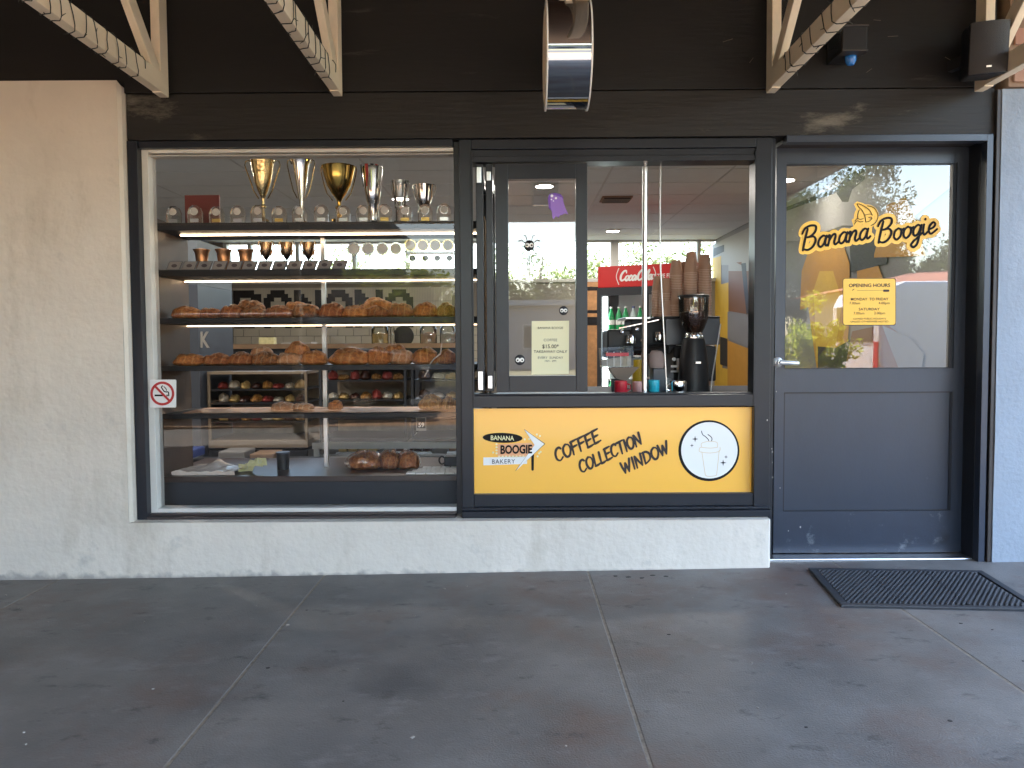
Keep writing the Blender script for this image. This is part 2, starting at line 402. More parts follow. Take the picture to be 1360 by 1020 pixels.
kb = MB(); kb.box(-40, 40, -11.65, -11.5, -.2, .0); kb.box(-40, -8.0, -11.5, -9.0, -.2, -.0)

# ================================================================== rendered wall, lintel, black boards
def noisy_grid(mb, x0, x1, z0, z1, Y, nx, nz, amp, seed=0):
    vs = []; fs = []
    for j in range(nz+1):
        for i in range(nx+1):
            x = x0+(x1-x0)*i/nx; z = z0+(z1-z0)*j/nz
            d = noise.noise(Vector((x*2.2+seed, z*2.2, 3))) * amp + noise.noise(Vector((x*9+seed, z*9, 7))) * amp*.35
            vs.append((x, Y+d, z))
    for j in range(nz):
        for i in range(nx):
            a = j*(nx+1)+i; fs.append((a, a+1, a+nx+2, a+nx+1))
    mb.add(vs, fs)
YW = -.10
wx = PX(168, YW)                          # right edge of the tall left wall
wtop = PZ(107, YW, 80)
sill = PZ(689, YW, 600); bx = PX(1024, YW, 720)
lw = thing('rendered_wall', 'tall off-white rendered wall left of the shop window, running on as the low plinth under it', 'wall', (-2.6, YW, 0))
m = MB(); noisy_grid(m, -8.2, wx-.012, -.12, wtop, YW, 90, 40, .006); m.box(-20, -8.2, YW, .12, -.2, wtop)
m.add([(wx-.012, YW, sill-.012), (wx, YW+.02, sill-.012), (wx, YW+.02, wtop-.02), (wx-.012, YW, wtop)], [(0, 1, 2, 3)])
m.add([(wx, YW+.02, sill-.012), (wx, .12, sill-.012), (wx, .12, wtop-.03), (wx, YW+.02, wtop-.02)], [(0, 1, 2, 3)])
m.add([(-8.2, YW, wtop), (wx-.012, YW, wtop), (wx, YW+.02, wtop-.02), (wx, .12, wtop-.03), (-8.2, .12, wtop)], [(0, 1, 2, 3, 4)])
m.build('wall_face', M_render, lw)
pl = MB(); noisy_grid(pl, wx-.02, bx-.012, -.12, sill-.012, YW-.0006, 70, 8, .006, 0)
pl.add([(bx-.012, YW-.0006, -.12), (bx, YW+.015, -.12), (bx, YW+.015, sill-.015), (bx-.012, YW-.0006, sill-.012)], [(0, 1, 2, 3)])
pl.add([(bx, YW+.015, -.12), (bx, .16, -.12), (bx, .16, sill-.01), (bx, YW+.015, sill-.015)], [(0, 1, 2, 3)])
pl.add([(wx+.003, YW-.0006, sill-.012), (bx-.012, YW-.0006, sill-.012), (bx, YW+.015, sill-.015), (bx, .10, sill), (wx+.003, .10, sill)], [(0, 1, 2, 3, 4)])
pl.build('window_plinth', M_render, lw)

rw_ = B(-6.6, -6.4, -6.2, -.12, -.2, 2.98).build('added_shade_wall', mat('tan_bounce_wall', (.42,.30,.19), .85, var=.1, bump=.3)); tag(rw_, 'unseen tan rendered wall added far left to shade the footpath', 'wall')  # unseen wall added to shade the left end and bounce warm light
# pale column to the right of the door, bulging cap under the brown soffit
YC = -.07; cx = PX(1324, YC, 450)
cb = thing('rendered_column', 'pale blue-grey rendered column at the right of the bakery door', 'column', (cx+.3, YC, 0))
m = MB(); noisy_grid(m, cx, cx+1.9, -.05, 2.36, YC, 30, 40, .005, 9)
m.add([(cx, YC, -.05), (cx, .14, -.05), (cx, .14, 2.36), (cx, YC, 2.36)], [(0, 1, 2, 3)])
m.add([(cx, YC, 2.36), (cx+1.9, YC, 2.36), (cx+1.9, .14, 2.36), (cx, .14, 2.36)], [(0, 1, 2, 3)])
m.build('column_face', M_column, cb)
br = thing('brick_gable', 'tan brick and brown timber bulkhead above the pale column', 'bulkhead', (cx+.6, -.1, 2.36))
for r_ in range(9):
    for c_ in range(7):
        x0 = cx+.04+c_*.24+(r_ % 2)*.12; z0 = 2.385+r_*.088
        b_ = B(x0, x0+.228, -.10, .02, z0, z0+.076).build('brick', mat('tan_brick_%d' % (r_*7+c_), (.36+random.uniform(-.05,.05), .22+random.uniform(-.03,.03), .14), .85, bump=.3) if r_*7+c_ < 4 else MATS['tan_brick_%d' % random.randrange(4)], br)
B(cx+.02, cx+1.9, -.085, .06, 2.365, 3.2).build('mortar', M_soffit, br)

# black board wall above the windows
zt = 3.25; zmid = PZ(120, -.055, 700); zlin = PZ(184, -.03, 700)
bw = thing('black_board_wall', 'dusty matt black board cladding above the windows and door', 'wall', (.3, 0, zlin))
B(-20, cx-.02, -.047, .13, zmid+.003, zt).build('upper_board', M_black, bw, bev=.003)
B(wx+.004, cx-.02, -.042, .13, zlin+.002, zmid).build('lintel_board', M_lintel, bw, bev=.003)
B(-20, wx+.002, -.05, .13, wtop+.006, zmid+.002).build('left_board', M_black, bw)
m = MB()
for xa, za, L, a in ((1.02,2.60,.05,.3),(1.75,2.70,.035,-.1),(1.82,2.62,.05,.05),(1.72,2.45,.03,.6),(1.15,2.50,.03,.9),(-.3,2.44,.02,0),(.42,2.30,.02,0),(2.1,2.52,.03,-.5),(1.48,2.66,.025,1.2),(.05,2.36,.018,0),(-1.3,2.41,.03,0)):
    m.bar((xa, -.0482, za), (xa+L*math.cos(a), -.0482, za+L*math.sin(a)), .002, .0024)
m.build('paint_scratch', mat('bare_plaster_scratch', (.16,.13,.10), .8), bw)
# smeared filler marks on the lintel over the door
def smear(poly, name, mt):
    mm = MB(); fr = lambda u, v, w: Vector((at(u, v, -.042).x, -.0425-w, at(u, v, -.042).z)); mm.prism(poly, .0012, fr); return mm.build(name, mt, bw)
# ================================================================== roof over the footpath, with its white brackets
M_dark_under = mat('dark_roof_lining', (.075,.045,.030), .6, var=.2)
vr = thing('veranda_roof', 'flat dark lined veranda roof reaching out over the footpath', 'roof', (-2, -3.5, 3.0))
RX1 = 3.3
B(-20, RX1, -7.0, -.07, 3.0, 3.06).build('roof_lining', M_dark_under, vr)
B(-20, RX1+.02, -7.05, -7.0, 2.80, 3.16).build('front_fascia', M_timber, vr)
B(RX1, RX1+.03, -7.0, -.07, 2.9, 3.16).build('end_fascia', M_darkgrey, vr)
B(-20, RX1, -7.0, .1, 3.06, 3.16).build('roof_sheet', M_steel, vr)
for x in (-7.5, -2.95, RX1-.2):
    q = B(x-.06, x+.06, -6.9, -6.78, -.02, 3.0).build('veranda_post', M_timber, bev=.006)
    tag(q, 'square cream veranda post at the kerb, %s' % {-7.5: 'far left end', -3.3: 'behind the viewer to the left'}.get(x, 'near the right end of the roof'), 'post', 'posts holding the veranda')
def bracket(x, label):
    t = thing('roof_bracket', label, 'bracket', (x, -.065, 2.38), 'white timber brackets under the veranda roof')
    z0 = PZ(114, -.1, 684)
    B(x-.022, x+.022, -.155, -.068, z0-.035, 3.0).build('post', M_timber, t, bev=.003)
    B(x-.024, x+.024, -1.75, -.150, z0-.030, z0+.060).build('bottom_chord', M_timber, t, bev=.003)
    m = MB(); m.bar((x, -.17, z0+.05), (x, -.78, 3.0), .036, .075); m.build('web_strut', M_timber, t, bev=.003)
    m = MB(); m.bar((x, -1.40, z0+.05), (x, -.86, 3.0), .036, .075); m.build('web_strut', M_timber, t, bev=.003)
    return t, z0
def lights(x, z0, y0, y1, n, label, seed):
    rr = random.Random(seed); pts = []
    steps = n*12
    for i in range(steps+1):
        a = 2*math.pi*i/12; f = i/steps; y = y0+(y1-y0)*f
        jx = .03+.004*math.sin(a*.37+seed); pts.append((x+math.copysign(min(abs(math.cos(a))*1.35, 1)*jx, math.cos(a)), y+rr.uniform(-.006,.006)+.02*math.sin(a*.5+seed), z0+.015+math.copysign(min(abs(math.sin(a))*1.35, 1)*.052, math.sin(a))))
    m = MB(); m.tube(pts, .0022, 5)
    t = thing('fairy_lights', label, 'string lights', (x, y0, z0), 'unlit fairy lights wound round the brackets')
    m.build('wire', M_wire, t)
    for i in range(5, steps, 5):
        p = Vector(pts[i]); d = Vector((rr.uniform(-1,1), rr.uniform(-.5,.5), rr.uniform(-1,1))).normalized()
        m = MB(); m.tube([p, p+d*.018], [.0022, .0012], 5); m.build('bulb', M_wire, t)
spec = [(PX(207, -.15, 60), 'leftmost white timber bracket, above the tall rendered wall'),
        (PX(443, -.15, 60), 'white timber bracket second from the left, above the bread shelves'),
        (PX(750, -.15, 60), 'white timber bracket behind the round projecting sign'),
        (PX(1031, -.15, 60), 'white timber bracket above the left edge of the door'),
        (PX(1314, -.15, 60), 'rightmost white timber bracket, behind the wall speaker')]
for i, (x, lb) in enumerate(spec):
    t, z0 = bracket(x, lb)
    if i in (0, 1, 3): lights(x, z0, -.28 if i else -.34, -1.45, 13 if i != 3 else 10, 'dark fairy light string wrapped round the %s bracket' % {0: 'leftmost', 1: 'second left', 3: 'door-side'}[i], i)

# ================================================================== round projecting sign seen edge on
dcx, dcy, dcz, dr = PX(756, -1.18, 80), -1.04, 2.192, .190
ds = thing('round_projecting_sign', 'round drum sign seen edge on with chrome side, hanging below the middle bracket', 'sign', (dcx, dcy, dcz))
MX = Matrix.Rotation(R(90), 3, 'Y')
MB().lathe([(dr-.004, -.078), (dr-.004, .078)], (dcx, dcy, dcz), 72, MX).build('drum_side', M_chromed, ds, smooth=True)
for s in (-1, 1):
    MB().lathe([(dr-.012, s*.0795), (dr+.002, s*.0795), (dr+.002, s*.0745), (dr-.012, s*.0745)], (dcx, dcy, dcz), 72, MX).build('rim', M_white, ds, smooth=True)
    MB().lathe([(.0001, s*.083), (dr-.03, s*.083), (dr-.014, s*.0785)], (dcx, dcy, dcz), 64, MX).build('sign_face', M_timber, ds)
B(dcx-.012, dcx+.012, dcy-.02, dcy+.02, dcz+dr, z0-.03).build('hanger', M_plastic, ds)

# ================================================================== left display window
YF = .0
lf0, lf1, lf2, lf3 = PX(180, YF, 440), PX(194, YF, 440), PX(206, .03, 440), PX(603, .03, 440)
ztop, zin, zgl = PZ(183, YF, 400), PZ(197, YF, 400), PZ(207, .03, 400)
zb0, zb1, zb2 = sill, PZ(680, YF, 400), PZ(673, .03, 400)
mx0, mx1 = PX(604, YF, 440), PX(612, YF, 440)
win = thing('display_window', 'large fixed shop window with thin off-white bead and black surround', 'window', ((lf1+mx0)/2, .03, zb0))
B(wx+.003, lf1, -.045, .10, zb0-.01, zlin).build('outer_frame', M_frame, win, bev=.002)
B(lf1, mx0, -.03, .10, zin, zlin).build('head_frame', M_frame, win, bev=.002)
B(lf1, mx0, -.05, .10, zb0-.008, zb1-.012).build('sill', M_sill, win, bev=.004)
B(lf1, mx0, -.02, .10, zb1-.012, zb1).build('sill_step', M_sill, win, bev=.002)
B(lf1, lf2, .0, .09, zb1, zin-.001).build('bead', M_whiteframe, win, bev=.002)
B(lf2, mx0, .0, .09, PZ(202, .0, 400), zin-.001).build('bead', M_whiteframe, win, bev=.002)
B(lf2, mx0, .012, .09, zgl, PZ(204, .0, 400)).build('bead', M_whiteframe, win, bev=.002)
B(lf2, mx0, .0, .09, zb1, zb2).build('bead', M_whiteframe, win, bev=.002)
MB().add([(lf2, .05, zb2), (mx0, .05, zb2), (mx0, .05, zgl), (lf2, .05, zgl)], [(0, 1, 2, 3)]).build('pane', M_glass, win)

# ================================================================== servery window frame (bifold) over the yellow sign
s0, s1, s2, s3 = mx1, PX(628, YF, 440), PX(1001, YF, 440), PX(1022, YF, 440)
sv = thing('servery_window', 'black framed coffee servery window with folding sash above a yellow panel', 'window', ((s1+s2)/2, 0, zb0))
ze1, ze2 = PZ(215, YF, 830), PZ(522, YF, 830); zr2 = PZ(540, YF, 830); zp1 = PZ(655, YF, 830); zbot = PZ(672, YF, 830)
B(mx0, mx1, .02, .10, zb0, zlin).build('mullion', M_frame, sv, bev=.002)
B(s0, s1, -.02, .10, zb0+.02, zlin).build('left_jamb', M_frame, sv, bev=.003)
B(s2, s3, -.02, .10, zb0+.02, zlin).build('right_jamb', M_frame, sv, bev=.003)
zh1, zh2 = PZ(198, YF, 830), PZ(207, YF, 830)
B(s1, s2, -.02, .10, zh1, zlin).build('head', M_frame, sv, bev=.003)
B(s1, s2, -.008, .10, zh2, zh1-.001).build('head_track', M_frame, sv, bev=.002)
B(s1, s2, -.018, .10, ze1, zh2-.001).build('head_track', M_frame, sv, bev=.002)
B(s1, s2, -.022, .10, zr2, ze2-.008).build('mid_rail', M_frame, sv, bev=.003)
B(s1, s2, -.008, .10, ze2-.008, ze2).build('sill_track', M_frame, sv, bev=.002)
B(s1, s2, -.015, .10, zbot+.002, zp1).build('bottom_rail', M_frame, sv, bev=.003)
B(s0, s3, -.055, .10, zb0-.008, zbot-.014).build('sill', M_frame, sv, bev=.004)
B(s0, s3, -.040, .10, zbot-.014, zbot+.002).build('sill_nose', M_frame, sv, bev=.005)
for s in (s1, s2):
    d = .006 if s == s1 else -.006
    B(s, s+d, -.026, .0, zr2, ze1+.05).build('jamb_lip', M_frame, sv)

def subgroup(name, parent, loc, label=None):
    o = bpy.data.objects.new(name, None); o.empty_display_size = .1; COL.objects.link(o); o.parent = parent; o.location = Vector(loc)-origin_of(parent)
    if label: o['label'] = label
    return o
# folded sashes (edge on) and the face-on sash
def sash_edge(px0, px1, label, hz):
    x0, x1 = PX(px0, .0, 440), PX(px1, .0, 440); D = .46
    t = subgroup('folded_sash', sv, ((x0+x1)/2, .02, ze2), label)
    zt_, zb_ = ze1-.006, ze2+.012
    for (ya, yb) in ((.0, .045), (D, D+.045)):
        B(x0, x1, ya, yb, zb_, zt_).build('stile', M_frame, t, bev=.002)
    B(x0+.004, x1-.004, .045, D, zt_-.06, zt_).build('rail', M_frame, t)
    B(x0+.004, x1-.004, .045, D, zb_, zb_+.09).build('rail', M_frame, t)
    B(x0+.015, x0+.019, .045, D, zb_+.09, zt_-.06).build('pane', M_glass, t)
    for (pa, pb) in hz:
        za, zc = PZ(pa, 0, 640), PZ(pb, 0, 640)
        B(x0+.004, x1-.008, -.006, .0, zc, za).build('hinge', M_alu, t, bev=.002)
    return t
sash_edge(633.5, 643, 'outermost edge-on folded sash at the far left of the servery opening', ((222, 243), (493, 518)))
sash_edge(646.5, 655.5, 'edge-on folded sash between its neighbour and the face-on sash', ((228, 240), (499, 516)))
fx0, fx1, gx0, gx1 = PX(659, 0, 440), PX(780, 0, 440), PX(676, 0, 440), PX(765, 0, 440)
gz0, gz1 = PZ(499, 0, 720), PZ(238, 0, 720); ft, fb = PZ(218, 0, 720), PZ(520, 0, 720)
sh = subgroup('face_on_sash', sv, ((fx0+fx1)/2, 0, fb), 'glazed black sash face on in the servery opening')
YS = -.012
B(fx0, gx0, YS, .04, fb, ft).build('stile', M_frame, sh, bev=.002)
B(gx1, fx1, YS, .04, fb, ft).build('stile', M_frame, sh, bev=.002)
B(gx0, gx1, YS+.001, .04, gz1, ft).build('rail', M_frame, sh, bev=.002)
B(gx0, gx1, YS+.001, .04, fb, gz0).build('rail', M_frame, sh, bev=.002)
MB().add([(gx0, .015, gz0), (gx1, .015, gz0), (gx1, .015, gz1), (gx0, .015, gz1)], [(0, 1, 2, 3)]).build('pane', M_glassS, sh)

# chrome pole and cable in the opening
px_ = PX(857, .10, 370)
t = MB().lathe([(.0135, 0), (.0135, ze1-ze2+.0)], (px_, .12, ze2+.0), 18).build('chrome_pole', M_alu, smooth=True)
tag(t, 'thick chrome pole standing upright across the open servery window', 'pole')
t = MB().tube([(PX(a, .09, b), .10, PZ(b, .09, a)) for a, b in ((878,216),(877.5,250),(877,300),(878,360),(881,420),(884,480),(886,521))], .0042, 8).build('hanging_cable', M_steel, smooth=True)
tag(t, 'thin grey cable hanging slack just right of the chrome pole', 'cable')

# ================================================================== yellow sign panel with its lettering
yx0, yx1, yz0, yz1 = PX(628.5, .02, 600), PX(999.5, .02, 600), PZ(656, .02, 830), PZ(541, .02, 830)
YP = .018
ys = thing('coffee_sign', 'yellow panel sign below the servery with brush lettering, arrow logo and coffee cup roundel', 'sign', ((yx0+yx1)/2, YP, yz0))
B(yx0+.003, yx1-.004, YP, YP+.004, yz0+.002, yz1-.002).build('panel', M_yellow, ys)
def pf(Y):                      # outline given in picture pixels, laid on the plane at distance Y
    return lambda u, v, w: Vector((at(u, v, Y).x, Y-w, at(u, v, Y).z))
FS = pf(YP)
def lift(fr, h): return lambda u, v, w: fr(u, v, w+h)
def ell(cx_, cy_, a, b, n=48, rot=0): return [(cx_+a*math.cos(q)*math.cos(rot)-b*math.sin(q)*math.sin(rot), cy_+a*math.cos(q)*math.sin(rot)+b*math.sin(q)*math.cos(rot)) for q in [2*math.pi*i/n for i in range(n)]]
CAPS = {
 'C': (1.0, [[(.88,1.72),(.72,2.0),(.35,1.85),(.10,1.2),(.12,.4),(.45,.02),(.85,.35)]]),
 'O': (1.05, [[(.55,2.0),(.18,1.6),(.08,.8),(.30,.08),(.68,.15),(.95,.9),(.88,1.7),(.52,2.0)]]),
 'F': (.9, [[(.18,2.0),(.14,1.0),(.10,-.05)], [(.1,1.95),(.5,1.98),(.92,2.02)], [(.14,1.1),(.5,1.12),(.75,1.15)]]),
 'E': (.9, [[(.18,2.0),(.14,1.0),(.10,.0)], [(.1,1.95),(.5,1.98),(.9,2.02)], [(.14,1.05),(.5,1.08),(.72,1.1)], [(.08,.02),(.45,.03),(.85,.10)]]),
 'L': (.85, [[(.20,2.0),(.15,1.0),(.10,.02)], [(.08,.02),(.45,.02),(.82,.12)]]),
 'T': (.9, [[(.0,1.95),(.5,1.97),(.95,2.03)], [(.50,1.95),(.45,1.0),(.40,-.05)]]),
 'I': (.45, [[(.25,2.0),(.22,1.0),(.18,-.02)]]),
 'N': (1.1, [[(.15,1.95),(.12,1.0),(.08,-.02)], [(.16,1.95),(.45,1.0),(.78,.05)], [(.92,2.05),(.86,1.0),(.78,.05)]]),
 'D': (1.05, [[(.18,1.95),(.14,1.0),(.10,.02)], [(.08,1.95),(.6,1.85),(.92,1.2),(.75,.4),(.1,.02)]]),
 'W': (1.35, [[(.05,1.95),(.15,1.0),(.30,.02)], [(.62,1.6),(.46,.8),(.30,.02)], [(.62,1.6),(.72,.8),(.80,.02)], [(1.25,2.05),(1.03,1.0),(.80,.02)]]),
}
def brush(word, x0, y0, ang, h, adv, w, parent, mt, fr):
    """brush capitals along a baseline that climbs by ang (picture angle); h pixels high"""
    mb = MB(); c, s_ = math.cos(ang), math.sin(ang); x = 0; rr = random.Random(len(word))
    for ch in word:
        wd, st = CAPS[ch]; jit = rr.uniform(-.4, .4)
        for q in st:
            pts = []
            for u, v in q:
                uu = x + u*adv; vv = v*h*.5 + jit
                uu += vv*.13; pts.append((x0 + uu*c - vv*s_, y0 - uu*s_ - vv*c))
            mb.stroke(pts, w, fr, taper=lambda f: .80+.38*math.sin(math.pi*min(1, f*1.15+.1)))
        x += wd*adv
    return mb.build('lettering', mt, parent)
L1 = lift(FS, .0008)
brush('COFFEE', 740, 614, R(26), 16.5, 11.5, 2.9, ys, M_inkb, L1)
brush('COLLECTION', 772, 628.5, R(26), 15.5, 10.0, 2.8, ys, M_inkb, L1)
brush('WINDOW', 828, 630, R(25.5), 15.5, 10.9, 2.8, ys, M_inkb, L1)
# cup roundel
MB().prism(ell(941.5, 598.5, 40.5, 40.5), .0012, FS).build('roundel_ring', M_ink, ys)
MB().prism(ell(942, 598, 37.4, 37.4), .0024, FS).build('roundel', M_whitep, ys)
L2 = lift(FS, .0028); ck = MB()
for q in ([(932,600),(936,627),(937.5,631.5),(942,632.5),(948,632),(951,631),(952,627),(955,598)],
          [(931,594),(929,595),(928.5,599),(932,600.5),(943,601.5),(953,600),(956,598),(956,594)],
          [(932,594),(931,590),(934,587.5),(943,586),(951,587),(953,590),(952.5,594)], [(932,594),(943,595),(952.5,594)]):
    ck.stroke(q, .8, L2)
ck.build('cup_outline', M_palecup, ys)
ck = MB(); ck.stroke([(931.5,572.5),(933,577),(937,580),(940,583),(941,585)], 1.0, L2); ck.stroke([(940,577),(944,580),(945.5,583),(944.5,586)], 1.0, L2)
for (a, b, q) in ((923,583,4.2),(918.8,591.5,2.6),(960.2,614.5,4.4),(964,606.8,2.6)):
    MB().prism([(a+ (q if i % 2 == 0 else q*.26)*math.cos(math.pi*i/4+math.pi/2), b+(q if i % 2 == 0 else q*.26)*math.sin(math.pi*i/4+math.pi/2)) for i in range(8)], .0004, L2).build('star', M_ink, ys)
ck.build('steam', M_ink, ys)
# arrow logo
MB().prism([(661,590),(705,588),(714,596),(707,606),(661,607.5)], .0008, FS).build('logo_panel', M_peach, ys)
for i in range(9): MB().prism(ell(663+i*4.6, 606.3, 1.4, 1.4, 10), .0012, FS).build('logo_bulb', M_ivory, ys)
for q in ((659.5,590),(659.5,594),(659.5,598),(659.5,602),(697,583.5),(703,583),(715,585),(717,579),(716,602),(714,606),(718,600),(655,601),(713,577)): MB().prism(ell(q[0], q[1], 1.4, 1.4, 10), .0012, FS).build('logo_bulb', M_ivory, ys)
MB().prism(ell(667.5, 581.5, 26.5, 6.6, 40, R(1.5)), .0016, FS).build('logo_oval', M_ink, ys)
MB().prism([(642,607.5),(700,606.5),(700,616),(642,618)], .0012, FS).build('logo_box', M_whitep, ys)
MB().prism([(705.5,603),(709.3,602),(709,624),(707.5,625.5),(705.8,624)], .0010, FS).build('logo_pole', M_ink, ys)
AR = [(696.5,570.5),(723,589.5),(685.5,624.8),(710,591)]
cxa, cya = 707, 592
MB().prism([(cxa+(a-cxa)*1.07, cya+(b-cya)*1.035) for a, b in AR], .0020, FS).build('logo_arrow_edge', M_ink, ys)
MB().prism(AR, .0028, FS).build('logo_arrow', M_whitep, ys)
def tf(px0, py0, slope, Y, h):   # text frame: px units, origin on the baseline
    return lambda u, v, w: Vector((at(px0+u, py0+slope*u-v, Y).x, Y-h-w, at(px0+u, py0+slope*u-v, Y).z))
text('BANANA', 'logo_word', M_ivory, tf(667, 584.6, .02, YP, .0018), 8.6, ys, bold=.02, width=.88)
text('BOOGIE', 'logo_word', M_ink, tf(685.5, 602.0, -.02, YP, .0030), 15.5, ys, bold=.035, width=.74)
text('BAKERY', 'logo_word', M_darkgrey, tf(668.5, 615.6, -.012, YP, .0030), 8.4, ys, width=.95, space=1.12)

# ================================================================== door
YD = .10
d0, d1 = PX(1029, YD, 450), PX(1285, YD, 450)
dz0, dz1 = gz(1.9)+.014, PZ(193, YD, 1150)
j0 = PX(1022, -.01, 450)
dr_ = thing('door_frame', 'black door frame with deep stepped jambs around the shop door', 'door frame', ((d0+d1)/2, .02, dz0))
e0, e1, e2, e3, e4 = [PX(a, b, 450) for a, b in ((1286.5,.12),(1296,.06),(1305.5,-.058),(1314,-.058),(1317.5,-.066))]
B(s3, PX(1028, 0, 450), .0, .098, PZ(745,YD,1024), zlin).build('left_jamb', M_frame, dr_, bev=.002)
B(d0, e3-.0005, -.0575, .0, PZ(188, -.0575, 1150), zlin+.001).build('head_trim', M_door, dr_, bev=.002)
B(d0, e1+.014, .001, .14, PZ(189.5, 0, 1150), zlin).build('head', M_jamb, dr_, bev=.002)
zf = gz(2.3)
B(d1+.004, e0+.02, .085, .16, zf, dz1+.05).build('door_stop', M_jamb, dr_)
B(e0+.02, e1+.012, .02, .16, zf, dz1+.05).build('jamb_step', M_jamb, dr_, bev=.002)
B(e1+.016, e2-.001, -.01, .14, zf, zlin).build('jamb_step', M_frame, dr_, bev=.002)
B(e2, e3, -.058, .14, zf, zlin).build('jamb_face', M_door, dr_, bev=.002)
B(e3+.001, e4, -.03, .14, zf, zlin+.05).build('outer_trim', M_jamb, dr_, bev=.002)
B(e4, cx-.001, -.066, .14, zf, 2.36).build('outer_trim', M_jamb, dr_, bev=.003)
B(s3, e0+.018, -.004, .20, gz(1.2)-.02, gz(2.1)+.007).build('threshold', M_alu, dr_, bev=.004)
dt = thing('shop_door', 'dark blue-grey half glazed shop door with yellow script sticker', 'door', ((d0+d1)/2, YD, dz0))
q0, q1 = PX(1043, YD, 350), PX(1269, YD, 350); k0, k1 = PZ(490, YD, 1150), PZ(217, YD, 1150)
p0, p1 = PX(1040.5, YD, 600), PX(1265, YD, 600); m0, m1 = PZ(679, YD, 1150), PZ(520.5, YD, 1150)
B(d0+.002, q0, YD, YD+.04, dz0, dz1).build('stile', M_door, dt)
B(q1, d1, YD, YD+.04, dz0, dz1).build('stile', M_door, dt)
B(q0, q1, YD, YD+.04, k1, dz1).build('top_rail', M_door, dt)
B(q0, q1, YD, YD+.04, m1, k0).build('lock_rail', M_door, dt)
B(q0, q1, YD, YD+.04, dz0, m0).build('bottom_rail', M_doorlow, dt)
B(q0, q1, YD+.010, YD+.03, m0, m1).build('lower_panel', M_door, dt)
for (a, b, c, d) in ((q0, q0+.006, m0, m1), (q1-.010, q1, m0, m1), (q0+.006, q1-.010, m0, m0+.006), (q0+.006, q1-.010, m1-.006, m1)):
    B(a, b, YD+.003, YD+.01, c, d).build('panel_mould', M_frame, dt)
for (a, b, c, d) in ((q0, q0+.005, k0, k1), (q1-.018, q1, k0, k1), (q0+.005, q1-.018, k0, k0+.006), (q0+.005, q1-.018, k1-.008, k1)):
    B(a, b, YD+.006, YD+.02, c, d).build('glazing_bead', M_frame, dt)
YG = YD+.012
MB().add([(q0+.005, YG, k0+.006), (q1-.018, YG, k0+.006), (q1-.018, YG, k1-.008), (q0+.005, YG, k1-.008)], [(0, 1, 2, 3)]).build('pane', M_glassd, dt)
hx, hz = PX(1032.5, YD, 480), PZ(481, YD, 1032)
MY = Matrix.Rotation(R(90), 3, 'X')
hd = MB(); hd.lathe([(.026, 0), (.026, .006), (.018, .012), (.011, .014), (.011, .045), (.0, .046)], (hx, YD, hz), 28, MY)
o = hd.build('handle', M_lever, dt, smooth=True)
m = MB(); m.tube([(hx, YD-.040, hz), (hx+.03, YD-.044, hz-.002), (hx+.07, YD-.042, hz-.004), (hx+.094, YD-.036, hz-.006)], [.0135, .0125, .0115, .0105], 12)
m.build('lever', M_lever, o, smooth=True)
MB().lathe([(.0075, .0465), (.0075, .049), (0, .049)], (hx, YD, hz), 16, MY).build('keyhole', M_darkgrey, o)

# ---- script sticker on the door glass
LOW = {
 'B': (1.35, [[(.36,1.85),(.18,1.0),(.0,-.05)], [(-.12,1.50),(.10,1.92),(.60,2.12),(1.10,2.0),(1.12,1.55),(.75,1.18),(.35,1.08)], [(.45,1.08),(.95,1.08),(1.18,.70),(.95,.18),(.50,-.08),(.05,.06)]]),
 'a': (.98, [[(.80,.86),(.52,1.0),(.18,.7),(.10,.25),(.32,.0),(.62,.25),(.82,.9)], [(.86,.95),(.74,.35),(.84,.04),(1.10,.22)]]),
 'n': (.98, [[(.02,.78),(.16,.98),(.14,.5),(.04,.0)], [(.10,.35),(.38,.85),(.64,.98),(.72,.72),(.62,.25),(.74,.0),(1.06,.24)]]),
 'o': (.90, [[(.48,1.0),(.16,.75),(.10,.25),(.36,-.02),(.70,.25),(.76,.75),(.48,1.0)], [(.68,.9),(.86,.80),(1.0,.88)]]),
 'g': (.95, [[(.78,.86),(.50,1.0),(.16,.7),(.12,.25),(.34,.04),(.62,.3),(.80,.9)], [(.86,.95),(.72,.1),(.52,-.72),(.18,-.98),(-.05,-.75),(.15,-.45),(.55,-.15),(1.0,.24)]]),
 'i': (.50, [[(.14,.95),(.08,.4),(.20,.0),(.55,.24)], [(.22,1.38),(.25,1.44)]]),
 'e': (.90, [[(.16,.42),(.55,.55),(.70,.82),(.48,1.0),(.18,.72),(.12,.25),(.36,-.02),(.90,.32)]]),
 'C': (1.25, [[(1.15,1.55),(1.02,2.0),(.55,1.92),(.12,1.2),(.10,.4),(.42,-.02),(.85,.15),(1.15,.55)]]),
 'c': (.82, [[(.72,.78),(.50,1.0),(.18,.7),(.10,.25),(.34,-.02),(.82,.28)]]),
 'l': (.45, [[(.05,.35),(.42,1.5),(.42,1.98),(.22,1.6),(.10,.5),(.22,.0),(.55,.24)]]),
 '-': (.45, [[(.02,.55),(.40,.60)]]),
 ' ': (.42, []),
}
def script(word, x0, y0, ang, xh, w, parent, mt, fr, name='lettering', shear=.22, adv=None):
    mb = MB(); c, s_ = math.cos(ang), math.sin(ang); x = 0; adv = adv or xh
    for ch in word:
        wd, st = LOW[ch]
        for q in st:
            pts = []
            for u, v in q:
                uu = x+u*adv+v*xh*shear; vv = v*xh
                pts.append((x0+uu*c-vv*s_, y0-uu*s_-vv*c))
            mb.stroke(pts, w, fr, taper=lambda f: .9+.18*math.sin(math.pi*f))
        x += wd*adv
    return mb.build(name, mt, parent)
st = thing('script_sticker', 'yellow outlined black script sticker reading Banana Boogie across the door glass', 'sticker', (PX(1155, YG), YG, PZ(310, YG)))
